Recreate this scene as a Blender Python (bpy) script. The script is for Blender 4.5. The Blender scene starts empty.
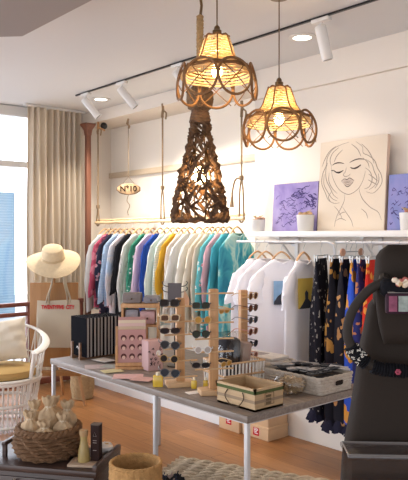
import bpy, bmesh, math, random
from mathutils import Vector, Matrix, Euler
C = bpy.context.scene.collection
PI = math.pi
rnd = random.Random(7)
sin, cos = math.sin, math.cos
R = math.radians
CAMZ = 1.55
F = 650.0
# room axes: x runs across to the shop's long wall, y runs along it towards the window
RX, RY, DX, DY = .753, -.659, .659, .753
def W(px, py, d):
    X = (px-204)/F*d
    return Vector((RX*X+DX*d, RY*X+DY*d, CAMZ-(py-237)/F*d))
def onv(px, py, v):
    k = (px-204)/F
    return W(px, py, v/(RX*k+DX))
def onu(px, py, u):
    k = (px-204)/F
    return W(px, py, u/(RY*k+DY))
def onz(px, py, z):
    return W(px, py, (CAMZ-z)*F/(py-237))

# ---------------------------------------------------------------- materials
MATS = {}
def mat(name, col, rough=.6, metal=0., bump=None, var=None, trans=0., alpha=1., spec=None, coat=0., sheen=0., emit=None, thin=0.):
    """plain procedural surface: colour with a little noise variation and optional bump (scale, strength)"""
    if name in MATS: return MATS[name]
    m = bpy.data.materials.new(name); m.use_nodes = True
    n = m.node_tree.nodes; l = m.node_tree.links
    b = n['Principled BSDF']
    b.inputs['Base Color'].default_value = (*col, 1)
    b.inputs['Roughness'].default_value = rough
    b.inputs['Metallic'].default_value = metal
    b.inputs['Specular IOR Level'].default_value = spec if spec is not None else (.5 if rough < .45 else .18)
    b.inputs['Transmission Weight'].default_value = trans
    b.inputs['Alpha'].default_value = alpha
    b.inputs['Coat Weight'].default_value = coat
    b.inputs['Sheen Weight'].default_value = sheen
    tc = n.new('ShaderNodeTexCoord')
    if var:
        sc, amt = var[0], var[1]
        nz = n.new('ShaderNodeTexNoise'); nz.inputs['Scale'].default_value = sc; nz.inputs['Detail'].default_value = 4
        l.new(tc.outputs['Object'], nz.inputs['Vector'])
        mx = n.new('ShaderNodeMix'); mx.data_type = 'RGBA'
        mx.inputs[6].default_value = (*[c*(1-amt) for c in col], 1)
        mx.inputs[7].default_value = (*[min(1, c*(1+amt)) for c in col], 1)
        l.new(nz.outputs['Fac'], mx.inputs[0]); l.new(mx.outputs[2], b.inputs['Base Color'])
    if bump:
        nb = n.new('ShaderNodeTexNoise'); nb.inputs['Scale'].default_value = bump[0]; nb.inputs['Detail'].default_value = 5
        l.new(tc.outputs['Object'], nb.inputs['Vector'])
        bp = n.new('ShaderNodeBump'); bp.inputs['Strength'].default_value = bump[1]; bp.inputs['Distance'].default_value = .01
        l.new(nb.outputs['Fac'], bp.inputs['Height']); l.new(bp.outputs['Normal'], b.inputs['Normal'])
    if emit:
        b.inputs['Emission Color'].default_value = (*emit[0], 1); b.inputs['Emission Strength'].default_value = emit[1]
    if thin:
        tr = n.new('ShaderNodeBsdfTranslucent'); tr.inputs['Color'].default_value = (*[min(1, c*1.05) for c in col], 1)
        ms = n.new('ShaderNodeMixShader'); ms.inputs[0].default_value = thin
        out = n['Material Output']
        l.new(b.outputs[0], ms.inputs[1]); l.new(tr.outputs[0], ms.inputs[2]); l.new(ms.outputs[0], out.inputs['Surface'])
    MATS[name] = m
    return m

def patt(name, cols, kind='spots', scale=20., thr=.5, rough=.85, scale2=(1, 1, 1), thin=0.):
    """printed cloth: spots / dye / stripes / blocks / marble, coloured by a ramp"""
    if name in MATS: return MATS[name]
    m = bpy.data.materials.new(name); m.use_nodes = True
    n = m.node_tree.nodes; l = m.node_tree.links
    b = n['Principled BSDF']; b.inputs['Roughness'].default_value = rough; b.inputs['Specular IOR Level'].default_value = .15
    tc = n.new('ShaderNodeTexCoord'); mp = n.new('ShaderNodeMapping')
    mp.inputs['Scale'].default_value = scale2
    l.new(tc.outputs['Object'], mp.inputs['Vector'])
    rp = n.new('ShaderNodeValToRGB')
    if kind == 'spots':
        t = n.new('ShaderNodeTexVoronoi'); t.inputs['Scale'].default_value = scale; o = t.outputs['Distance']
        rp.color_ramp.interpolation = 'CONSTANT'
    elif kind == 'cells':
        t = n.new('ShaderNodeTexVoronoi'); t.inputs['Scale'].default_value = scale
        sp = n.new('ShaderNodeSeparateColor'); l.new(t.outputs['Color'], sp.inputs[0]); o = sp.outputs[0]
        rp.color_ramp.interpolation = 'CONSTANT'
    elif kind == 'stripes':
        t = n.new('ShaderNodeTexWave'); t.inputs['Scale'].default_value = scale; t.inputs['Distortion'].default_value = 1.5
        t.bands_direction = 'Z'; o = t.outputs['Fac']
    elif kind == 'grad':
        sp = n.new('ShaderNodeSeparateXYZ'); l.new(mp.outputs['Vector'], sp.inputs[0])
        mr = n.new('ShaderNodeMapRange'); mr.inputs[1].default_value = -1; mr.inputs[2].default_value = 0
        l.new(sp.outputs['Z'], mr.inputs[0]); o = mr.outputs[0]; t = None
    else:
        t = n.new('ShaderNodeTexNoise'); t.inputs['Scale'].default_value = scale; t.inputs['Detail'].default_value = 3
        t.inputs['Distortion'].default_value = .6; o = t.outputs['Fac']
    if t and kind == 'spots':
        dn = n.new('ShaderNodeTexNoise'); dn.inputs['Scale'].default_value = scale*1.6; dn.inputs['Detail'].default_value = 1
        l.new(mp.outputs['Vector'], dn.inputs['Vector'])
        dm = n.new('ShaderNodeVectorMath'); dm.operation = 'MULTIPLY_ADD'; dm.inputs[1].default_value = (1.1/scale,)*3
        l.new(dn.outputs['Color'], dm.inputs[0]); l.new(mp.outputs['Vector'], dm.inputs[2]); l.new(dm.outputs[0], t.inputs['Vector'])
    elif t: l.new(mp.outputs['Vector'], t.inputs['Vector'])
    l.new(o, rp.inputs[0])
    e = rp.color_ramp.elements
    N = len(cols)
    pos = thr if isinstance(thr, (list, tuple)) else [0]+[thr+(1-thr)*i/max(1, N-1)*.6 for i in range(N-1)]
    while len(e) < N: e.new(.5)
    for i in range(N):
        e[i].position = pos[i]; e[i].color = (*cols[i], 1)
    l.new(rp.outputs[0], b.inputs['Base Color'])
    if thin:
        tr = n.new('ShaderNodeBsdfTranslucent'); l.new(rp.outputs[0], tr.inputs['Color'])
        ms = n.new('ShaderNodeMixShader'); ms.inputs[0].default_value = thin
        l.new(b.outputs[0], ms.inputs[1]); l.new(tr.outputs[0], ms.inputs[2]); l.new(ms.outputs[0], n['Material Output'].inputs['Surface'])
    MATS[name] = m
    return m

def wood(name, c1, c2, scale=6., axis=(1, 12, 12), rough=.5):
    if name in MATS: return MATS[name]
    m = bpy.data.materials.new(name); m.use_nodes = True
    n = m.node_tree.nodes; l = m.node_tree.links
    b = n['Principled BSDF']; b.inputs['Roughness'].default_value = rough
    tc = n.new('ShaderNodeTexCoord'); mp = n.new('ShaderNodeMapping'); mp.inputs['Scale'].default_value = axis
    l.new(tc.outputs['Object'], mp.inputs['Vector'])
    nz = n.new('ShaderNodeTexNoise'); nz.inputs['Scale'].default_value = scale; nz.inputs['Detail'].default_value = 6
    nz.inputs['Distortion'].default_value = .8
    l.new(mp.outputs['Vector'], nz.inputs['Vector'])
    rp = n.new('ShaderNodeValToRGB'); rp.color_ramp.elements[0].position = .3; rp.color_ramp.elements[1].position = .7
    rp.color_ramp.elements[0].color = (*c1, 1); rp.color_ramp.elements[1].color = (*c2, 1)
    l.new(nz.outputs['Fac'], rp.inputs[0]); l.new(rp.outputs[0], b.inputs['Base Color'])
    bp = n.new('ShaderNodeBump'); bp.inputs['Strength'].default_value = .15; bp.inputs['Distance'].default_value = .005
    l.new(nz.outputs['Fac'], bp.inputs['Height']); l.new(bp.outputs['Normal'], b.inputs['Normal'])
    MATS[name] = m
    return m

def glassy(name, col, fac=.12, rough=.05):
    """thin clear sheet: mostly transparent with a glossy skin"""
    if name in MATS: return MATS[name]
    m = bpy.data.materials.new(name); m.use_nodes = True
    n = m.node_tree.nodes; l = m.node_tree.links
    n.remove(n['Principled BSDF'])
    t = n.new('ShaderNodeBsdfTransparent'); t.inputs[0].default_value = (*col, 1)
    g = n.new('ShaderNodeBsdfGlossy'); g.inputs['Roughness'].default_value = rough
    ms = n.new('ShaderNodeMixShader'); ms.inputs[0].default_value = fac
    l.new(t.outputs[0], ms.inputs[1]); l.new(g.outputs[0], ms.inputs[2]); l.new(ms.outputs[0], n['Material Output'].inputs['Surface'])
    MATS[name] = m
    return m

# ---------------------------------------------------------------- mesh builder
class MB:
    def __init__(s): s.v = []; s.f = []; s.mi = []; s.m = 0
    def add(s, vs, fs):
        o = len(s.v); s.v += [tuple(v) for v in vs]
        for f in fs: s.f.append([o+i for i in f]); s.mi.append(s.m)
        return s
    def box(s, c, size, rot=None, bev=0.):
        x, y, z = [q/2 for q in size]
        M = Euler(rot).to_matrix() if rot else Matrix.Identity(3)
        c = Vector(c)
        if bev <= 0:
            vs = [c+M@Vector((a*x, b*y, d*z)) for a in (-1, 1) for b in (-1, 1) for d in (-1, 1)]
            fs = [(0, 1, 3, 2), (4, 6, 7, 5), (0, 4, 5, 1), (2, 3, 7, 6), (0, 2, 6, 4), (1, 5, 7, 3)]
            return s.add(vs, fs)
        bm = bmesh.new(); bmesh.ops.create_cube(bm, size=1)
        for v in bm.verts: v.co = Vector((v.co.x*size[0], v.co.y*size[1], v.co.z*size[2]))
        bmesh.ops.bevel(bm, geom=bm.edges[:], offset=min(bev, min(size)*.45), segments=2, affect='EDGES', profile=.5)
        bm.verts.index_update()
        s.add([c+M@v.co for v in bm.verts], [[v.index for v in f.verts] for f in bm.faces]); bm.free()
        return s
    def tube(s, pts, r, seg=8, closed=False, cap=True, flat=1.):
        pts = [Vector(p) for p in pts]; n = len(pts)
        rs = r if isinstance(r, (list, tuple)) else [r]*n
        up = None; rings = []
        for i in range(n):
            if closed: t = pts[(i+1) % n]-pts[i-1]
            else: t = pts[min(i+1, n-1)]-pts[max(i-1, 0)]
            if t.length < 1e-9: t = Vector((0, 0, 1))
            t.normalize()
            if up is None:
                up = Vector((0, 0, 1)) if abs(t.z) < .9 else Vector((1, 0, 0))
            a = t.cross(up)
            if a.length < 1e-4: a = t.cross(Vector((0, 1, 0)))
            a.normalize(); b = a.cross(t); up = b
            rings.append([pts[i]+a*(rs[i]*cos(2*PI*k/seg))+b*(rs[i]*flat*sin(2*PI*k/seg)) for k in range(seg)])
        return s.loft(rings, closed, cap)
    def loft(s, rings, closed=False, cap=True):
        n = len(rings); m = len(rings[0])
        vs = [p for r in rings for p in r]; fs = []
        for i in range(n if closed else n-1):
            for k in range(m):
                a = i*m+k; b = i*m+(k+1) % m; c = ((i+1) % n)*m+(k+1) % m; d = ((i+1) % n)*m+k
                fs.append((a, b, c, d))
        if cap and not closed:
            fs.append(tuple(range(m-1, -1, -1))); fs.append(tuple((n-1)*m+k for k in range(m)))
        return s.add(vs, fs)
    def lathe(s, prof, c=(0, 0, 0), seg=24, cap=True, fn=None):
        c = Vector(c); rings = []
        for i, (r, z) in enumerate(prof):
            ring = []
            for k in range(seg):
                a = 2*PI*k/seg; rr = r+(fn(i, k, a) if fn else 0)
                ring.append(c+Vector((rr*cos(a), rr*sin(a), z)))
            rings.append(ring)
        return s.loft(rings, False, cap)
    def cyl(s, p0, p1, r0, r1=None, seg=12):
        return s.tube([p0, p1], [r0, r0 if r1 is None else r1], seg)
    def ball(s, c, r, seg=12, rings=8):
        r = r if isinstance(r, (list, tuple)) else (r, r, r); c = Vector(c)
        R_ = []
        for i in range(rings+1):
            t = PI*(.02+.96*i/rings)
            R_.append([c+Vector((r[0]*sin(t)*cos(2*PI*k/seg), r[1]*sin(t)*sin(2*PI*k/seg), -r[2]*cos(t))) for k in range(seg)])
        return s.loft(R_)
    def sheet(s, grid, th=.002):
        """a grid of points given thickness along its normals"""
        h = len(grid); w = len(grid[0]); G = [[Vector(p) for p in r] for r in grid]
        top = []; bot = []
        for i in range(h):
            for j in range(w):
                du = G[i][min(j+1, w-1)]-G[i][max(j-1, 0)]; dv = G[min(i+1, h-1)][j]-G[max(i-1, 0)][j]
                nn = du.cross(dv)
                nn = nn.normalized() if nn.length > 1e-12 else Vector((0, 0, 1))
                top.append(G[i][j]+nn*th/2); bot.append(G[i][j]-nn*th/2)
        N = h*w; fs = []
        for i in range(h-1):
            for j in range(w-1):
                a = i*w+j
                fs.append((a, a+1, a+w+1, a+w)); fs.append((N+a, N+a+w, N+a+w+1, N+a+1))
        rim = [j for j in range(w)]+[i*w+w-1 for i in range(1, h)]+[(h-1)*w+j for j in range(w-2, -1, -1)]+[i*w for i in range(h-2, 0, -1)]
        for q in range(len(rim)):
            a, b = rim[q], rim[(q+1) % len(rim)]
            fs.append((b, a, N+a, N+b))
        return s.add(top+bot, fs)
    def prism(s, poly, fn, d0, d1):
        """polygon (a,b) extruded between d0 and d1; fn(a,b,d) gives the point"""
        n = len(poly)
        vs = [fn(a, b, d0) for a, b in poly]+[fn(a, b, d1) for a, b in poly]
        fs = [tuple(range(n-1, -1, -1)), tuple(range(n, 2*n))]+[(i, (i+1) % n, n+(i+1) % n, n+i) for i in range(n)]
        return s.add(vs, fs)
    def build(s, name, m, parent=None, loc=None, rot=None, smooth=True):
        me = bpy.data.meshes.new(name); me.from_pydata(s.v, [], s.f)
        ms = m if isinstance(m, (list, tuple)) else [m]
        for q in ms: me.materials.append(q)
        bm = bmesh.new(); bm.from_mesh(me)
        bmesh.ops.recalc_face_normals(bm, faces=bm.faces[:])
        for f in bm.faces: f.smooth = smooth
        if smooth:
            for e in bm.edges:
                if len(e.link_faces) == 2 and e.calc_face_angle(0) > .7: e.smooth = False
        bm.to_mesh(me); bm.free()
        if len(ms) > 1:
            for p, i in zip(me.polygons, s.mi): p.material_index = i
        o = bpy.data.objects.new(name, me); C.objects.link(o)
        if parent: o.parent = parent
        if loc is not None: o.location = loc
        if rot is not None: o.rotation_euler = rot
        return o

def tag(o, label, cat, group=None, kind=None):
    if label: o['label'] = label
    if cat: o['category'] = cat
    if group: o['group'] = group
    if kind: o['kind'] = kind
    return o
def thing(name, loc, label, cat, rz=0., group=None, rot=None):
    o = bpy.data.objects.new(name, None); C.objects.link(o); o.empty_display_size = .05
    o.location = loc; o.rotation_euler = rot or (0, 0, rz)
    return tag(o, label, cat, group)
def struct(mb, name, m, smooth=False, loc=None):
    o = mb.build(name, m, smooth=smooth, loc=loc); o['kind'] = 'structure'
    return o
def text_mesh(txt, size, depth, M, name, m, parent, sx=1., bold=0.):
    cu = bpy.data.curves.new(name, 'FONT'); cu.body = txt; cu.size = size; cu.offset = bold; cu.extrude = depth
    cu.align_x = 'CENTER'; cu.align_y = 'CENTER'
    to = bpy.data.objects.new(name, cu); C.objects.link(to)
    bpy.context.view_layer.update()
    me = bpy.data.meshes.new_from_object(to.evaluated_get(bpy.context.evaluated_depsgraph_get()))
    bpy.data.objects.remove(to); bpy.data.curves.remove(cu)
    me.transform(M @ Matrix.Diagonal((sx, 1, 1, 1)))
    me.materials.clear(); me.materials.append(m)
    o = bpy.data.objects.new(name, me); C.objects.link(o); o.parent = parent
    return o
def spline(pts, n=6, closed=False):
    """Catmull-Rom through points"""
    P = [Vector(p) for p in pts]; L = len(P); out = []
    rng = L if closed else L-1
    for i in range(rng):
        p0 = P[(i-1) % L] if closed else P[max(i-1, 0)]
        p1 = P[i]; p2 = P[(i+1) % L]; p3 = P[(i+2) % L] if closed else P[min(i+2, L-1)]
        for k in range(n):
            t = k/n
            out.append(.5*((2*p1)+(p2-p0)*t+(2*p0-5*p1+4*p2-p3)*t*t+(3*p1-p0-3*p2+p3)*t*t*t))
    if not closed: out.append(P[-1])
    return out
def lerp(a, b, t): return a+(b-a)*t
def interp(tab, x):
    if x <= tab[0][0]: return tab[0][1]
    for (a, p), (b, q) in zip(tab, tab[1:]):
        if x <= b: return lerp(p, q, (x-a)/(b-a))
    return tab[-1][1]

# palette
M_WALL = mat('cream_plaster', (.84, .78, .69), .9, bump=(60, .05))
M_WALLW = mat('white_plaster', (.75, .68, .60), .9, bump=(60, .05))
M_CEIL = mat('ceiling_paint', (.68, .68, .68), .9, bump=(50, .03))
M_BULK = mat('shaded_taupe_ceiling', (.36, .33, .315), .9)  # taupe, with the lowered ceiling's dimmer light put into the colour
M_WHITE = mat('white_lacquer', (.68, .66, .63), .35)
M_RACK = mat('grey_white_tube', (.62, .61, .62), .4)
M_WMETAL = mat('white_powder_metal', (.56, .54, .53), .4)
M_BLACK = mat('black_plastic', (.012, .012, .014), .3)
M_BLACKC = mat('black_cloth', (.005, .005, .007), .9, bump=(90, .3))
M_BRASS = mat('aged_brass', (.16, .10, .05), .35, .8)
M_STEEL = mat('steel_wire', (.5, .49, .47), .35, .9)
M_HANGER = wood('beech_hanger', (.50, .27, .12), (.66, .40, .20), 8)
M_BEECH = wood('light_beech', (.42, .22, .095), (.58, .33, .15), 5, (8, 8, 1))
M_BEECHP = wood('pale_beech', (.50, .30, .15), (.62, .41, .22), 5, (1, 8, 8))
M_POST = wood('red_brown_wood', (.13, .045, .025), (.20, .075, .042), 5, (10, 10, .8))
M_DARKW = wood('dark_brown_wood', (.030, .017, .013), (.075, .045, .036), 5, (1, 14, 14), .35)
M_RAIL = wood('dark_red_wood', (.13, .038, .025), (.19, .06, .04), 5, (1, 14, 14), .5)
M_CANE = wood('pale_cane', (.62, .42, .22), (.78, .58, .35), 6, (14, 1, 14))
M_PICR = wood('pale_rail_wood', (.55, .44, .31), (.66, .54, .40), 6, (14, 1, 14))
M_ROPE = mat('hemp_rope', (.30, .21, .13), .95, bump=(300, .8), var=(60, .35))
M_ROPEG = mat('jute_rope', (.40, .27, .14), .95, bump=(260, .9), var=(80, .4))
M_BARK = mat('drift_bark', (.13, .075, .045), .9, bump=(120, .9), var=(30, .6))
M_RATTAN = mat('rattan_cane', (.22, .11, .045), .55, var=(30, .3))
M_RAFFIA = mat('raffia_weave', (.64, .50, .30), .8, var=(50, .25), thin=.4)
M_WICKER = mat('white_rattan', (.80, .77, .72), .5)
M_LINEN = mat('linen', (.66, .58, .46), .95, bump=(200, .3), var=(12, .08))
M_CURT = mat('linen_curtain', (.72, .64, .53), .95, bump=(250, .2), var=(4, .05), thin=.4)
M_CANVAS = mat('canvas_cotton', (.50, .43, .33), .95, bump=(250, .2))
M_OFFW = mat('primed_canvas', (.66, .56, .45), .9, bump=(300, .1))
M_MUST = mat('mustard_cushion', (.50, .33, .13), .95, bump=(150, .3), var=(10, .1))
M_SEAG = mat('seagrass_weave', (.17, .095, .05), .85, bump=(160, .8), var=(50, .55))
M_BURL = mat('burlap', (.50, .36, .22), .95, bump=(260, .6), var=(40, .2))
M_RAFB = mat('raffia_basket', (.43, .245, .095), .85, bump=(160, .6), var=(50, .4))
M_GREYW = mat('grey_wicker', (.47, .41, .34), .8, bump=(160, .4), var=(60, .25))
M_CARD = mat('brown_cardboard', (.66, .45, .27), .9, var=(10, .08))
M_RED = mat('red_print', (.55, .02, .03), .7)
M_WPRINT = mat('white_print', (.82, .80, .78), .7)
M_INK = mat('drawing_ink', (.07, .055, .05), .9)
M_INKL = mat('pencil_grey', (.30, .25, .21), .9)
M_PURPLE = patt('lilac_paint', [(.20, .155, .37), (.29, .235, .46), (.35, .30, .50)], 'dye', 5, [.3, .5, .7], .7)
M_PURPB = patt('blue_lilac_paint', [(.15, .20, .42), (.24, .24, .48), (.33, .27, .48)], 'dye', 4, [.3, .5, .7], .7)
M_PURPD = mat('dark_purple_brush', (.06, .045, .14), .8)
M_EDGE = mat('dark_canvas_edge', (.05, .04, .08), .8)
M_GLASS = glassy('window_glass', (.97, .98, 1), .05)
M_CELLO = glassy('cellophane', (.95, .94, .92), .10, .15)
M_CLEAR = glassy('clear_acrylic', (.80, .79, .79), .05, .15)
M_BULB = mat('warm_bulb', (1, .8, .5), .3, emit=((1, .62, .25), 30))
M_DOWN = mat('lit_lens', (1, 1, 1), .3, emit=((1, .93, .82), 5))
# ================================================================ SETTING
H = 2.90
def floor_mat():
    m = bpy.data.materials.new('oak_floor_boards'); m.use_nodes = True
    n = m.node_tree.nodes; l = m.node_tree.links; b = n['Principled BSDF']
    tc = n.new('ShaderNodeTexCoord'); mp = n.new('ShaderNodeMapping'); mp.inputs['Rotation'].default_value = (0, 0, PI/2)
    l.new(tc.outputs['Object'], mp.inputs['Vector'])
    br = n.new('ShaderNodeTexBrick'); br.inputs['Scale'].default_value = 1
    br.inputs['Brick Width'].default_value = 1.7; br.inputs['Row Height'].default_value = .16
    br.inputs['Mortar Size'].default_value = .0025; br.inputs['Bias'].default_value = 0; br.offset = .37
    br.inputs['Color1'].default_value = (.30, .125, .042, 1); br.inputs['Color2'].default_value = (.42, .19, .070, 1)
    br.inputs['Mortar'].default_value = (.17, .065, .025, 1)
    l.new(mp.outputs['Vector'], br.inputs['Vector'])
    mp2 = n.new('ShaderNodeMapping'); mp2.inputs['Scale'].default_value = (14, 1.0, 1)
    l.new(tc.outputs['Object'], mp2.inputs['Vector'])
    nz = n.new('ShaderNodeTexNoise'); nz.inputs['Scale'].default_value = 3; nz.inputs['Detail'].default_value = 7; nz.inputs['Distortion'].default_value = 1
    l.new(mp2.outputs['Vector'], nz.inputs['Vector'])
    mx = n.new('ShaderNodeMix'); mx.data_type = 'RGBA'; mx.blend_type = 'MULTIPLY'; mx.inputs[0].default_value = .55
    rp = n.new('ShaderNodeValToRGB'); rp.color_ramp.elements[0].position = .3; rp.color_ramp.elements[0].color = (.55, .5, .45, 1)
    rp.color_ramp.elements[1].position = .65; rp.color_ramp.elements[1].color = (1, 1, 1, 1)
    l.new(nz.outputs['Fac'], rp.inputs[0]); l.new(br.outputs['Color'], mx.inputs[6]); l.new(rp.outputs[0], mx.inputs[7])
    l.new(mx.outputs[2], b.inputs['Base Color'])
    b.inputs['Roughness'].default_value = .34; b.inputs['Specular IOR Level'].default_value = .3
    bp = n.new('ShaderNodeBump'); bp.inputs['Strength'].default_value = .2; bp.inputs['Distance'].default_value = .004
    l.new(br.outputs['Fac'], bp.inputs['Height']); bp.invert = True
    l.new(bp.outputs['Normal'], b.inputs['Normal'])
    return m
struct(MB().box((.6, 2.15, -.05), (7.2, 8.5, .1)), 'floor', floor_mat())
struct(MB().box((.6, 2.15, H+.05), (7.2, 8.5, .1)), 'ceiling', M_CEIL)
struct(MB().box((3.94, .825, H/2), (.2, 5.85, H)), 'wall_right', M_WALLW)
m = MB(); m.box((4.2, 5.07, H/2), (.2, 2.64, H))
struct(m, 'wall_alcove', M_WALL)
# wall with the big window, solid only beside the opening
m = MB(); m.box((3.74, 6.38, H/2), (.75, .16, H)); m.box((.2, 6.38, .03), (6.4, .16, .06)); m.box((-2.6, 6.38, H/2), (.5, .16, H))
struct(m, 'wall_window', M_WALLW)
# beam along the long wall, higher over the alcove
m = MB(); m.box((3.825, .80, 2.785), (.05, 5.9, .23)); struct(m, 'trim_1', M_WALLW)
m = MB(); m.box((3.92, 5.03, 2.84), (.40, 2.54, .12)); struct(m, 'trim_2', M_WALLW)
# low plinth under the hanging clothes
m = MB(); m.box((3.86, 5.11, .07), (.48, 2.36, .14)); struct(m, 'trim_3', mat('plinth_white', (.85, .85, .85), .6))
# lowered ceiling near the camera
bk = [(1.6, -2.0), (1.6, 3.34), (1.40, 3.55), (.4, 4.2), (-2.9, 4.2), (-2.9, -2.0)]
m = MB(); m.prism(bk, lambda a, b, d: (a, b, d), 2.65, 2.90); struct(m, 'trim_4', M_BULK)
# window
w = thing('window', (0, 6.34, 0), None, None); w['kind'] = 'structure'; w.name = 'window_1'
fm = MB()
fm.box((3.28, 0, 1.45), (.16, .10, 2.78)); fm.box((1.0, 0, 2.84), (4.4, .1, .10)); fm.box((1.0, 0, .11), (4.4, .1, .10))
fm.box((2.62, 0, 1.45), (.05, .08, 2.7)); fm.box((.6, 0, 1.45), (.09, .08, 2.7))
fm.build('window_frame', M_WHITE, w, smooth=False)
fm = MB(); fm.box((1.0, 0, 2.30), (4.4, .09, .06)); fm.build('transom', M_WHITE, w, smooth=False)
for a, b in ((2.65, 3.2), (.65, 2.59), (-1.4, .55)):
    MB().box(((a+b)/2, 0, 1.45), (b-a, .006, 2.68)).build('pane', M_GLASS, w, smooth=False)
# street outside
struct(MB().box((1, 11.5, -.06), (26, 10, .1)), 'street_ground', mat('pale_paving', (.7, .7, .7), .9))
blue = patt('blue_shutter', [(.24, .37, .47), (.30, .43, .52)], 'stripes', 6, [.3, .7], .5)
p = onu(15, 192, 11.95); wsh = 2.6
sh = MB(); sh.box((-wsh/2, .1, p.z/2), (wsh, .2, p.z))
sd = sh.build('blue_kiosk', blue, loc=(p.x, 11.95, -.01), smooth=False)
tag(sd, 'pale blue slatted kiosk across the street behind the shop window', 'building')

# red-brown corner post
p = onv(88, 237, 3.60)
po = thing('corner_post', (p.x, p.y, 0), 'red-brown wooden post rising beside the curtain to a flared cap', 'post')
MB().box((0, 0, 1.34), (.052, .052, 2.68), bev=.008).build('shaft', M_POST, po)
mm = MB(); mm.loft([[(a*q, b*q, z) for a, b in ((-1, -1), (1, -1), (1, 1), (-1, 1))] for q, z in ((.026, 2.62), (.034, 2.68), (.060, 2.73), (.060, 2.745))])
mm.build('cap', M_POST, po, smooth=False)

# curtain
cu = thing('curtain', (3.30, 6.12, 0), 'floor-length beige linen curtain gathered at the edge of the window', 'curtain')
g = []
for i in range(24):
    z = 2.875-2.84*i/23; row = []
    for j in range(110):
        s = j/109
        x = -.31+.62*s
        amp = .030+.012*sin(i*.18)
        y = amp*sin(s*2*PI*9+.5*sin(i*.25)+.8*sin(s*9))+.012*sin(s*2*PI*3.3+i*.15)
        row.append((x+.008*sin(i*.3+s*20), y, z))
    g.append(row)
MB().sheet(g, .003).build('drape', M_CURT, cu)
mm = MB(); mm.box((0, 0, 2.885), (.68, .03, .022)); mm.build('curtain_track', M_WHITE, cu)

# ================================================================ CEILING LIGHTS
tr = MB(); tr.box((0, 0, 0), (.016, 4.6, .012)); o = tr.build('lighting_track', M_BLACK, loc=(3.155, 3.15, H-.0075), smooth=False)
tag(o, 'thin black lighting track running along the white ceiling', 'lighting track')
def spot(px, py, aim, lab):
    p = onv(px, py, 3.155)
    r = thing('track_spotlight', (3.155, p.y, H-.016), lab, 'spotlight', group='white track spotlights')
    mm = MB(); mm.box((0, 0, -.012), (.045, .13, .024), bev=.006); mm.build('adapter', M_WHITE, r)
    mm = MB(); mm.cyl((0, 0, -.024), (0, 0, -.085), .009); mm.ball((0, 0, -.085), .016, 10, 6); mm.build('bracket', M_WHITE, r)
    a = Vector(aim).normalized(); b0 = Vector((0, 0, -.075))-a*.03; b1 = b0+a*.21
    mm = MB(); mm.tube([b0, b0+a*.006, b1], [.029, .035, .035], 20); mm.build('lamp_body', M_WHITE, r)
    mm = MB(); mm.tube([b1-a*.002, b1+a*.001], [.029, .029], 20); mm.build('lens', mat('spot_lens', (.25, .23, .2), .2), r)
    return b1+Vector((3.155, p.y, H-.016)), a
SP = [spot(86, 96, (.62, -.42, -.90), 'white track spotlight nearest the curtain'),
      spot(122, 84, (.62, -.42, -.90), 'white track spotlight above the oval wooden sign'),
      spot(178, 66, (.55, -.30, -.90), 'white track spotlight half hidden behind the left rattan pendant'),
      spot(321, 17, (.22, -.10, -.95), 'white track spotlight nearest the camera, above the portrait canvas')]
def downlight(px, py, lab):
    p = onz(px, py, H)
    r = thing('recessed_downlight', (p.x, p.y, H), lab, 'ceiling light', group='recessed downlights')
    MB().lathe([(.062, -.001), (.095, -.001), (.095, -.006), (.062, -.010)], seg=28, cap=False).build('trim_ring', M_WHITE, r)
    MB().lathe([(.001, -.004), (.064, -.004), (.064, -.002), (.001, -.002)], seg=28).build('lens', M_DOWN, r)
    return p
DL = [downlight(101, 99, 'round recessed downlight lit beside the curtain'),
      downlight(302, 37, 'round recessed downlight lit between the right rattan pendant cord and the nearest spotlight')]
p = onv(104, 130, 3.80)
o = MB().ball((0, 0, 0), .038, 14, 10).build('ceiling_sensor', M_BLACK, loc=(p.x, p.y, p.z)); tag(o, 'small black dome sensor under the beam beside the red-brown post', 'sensor')
o.location.z = 2.745

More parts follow.
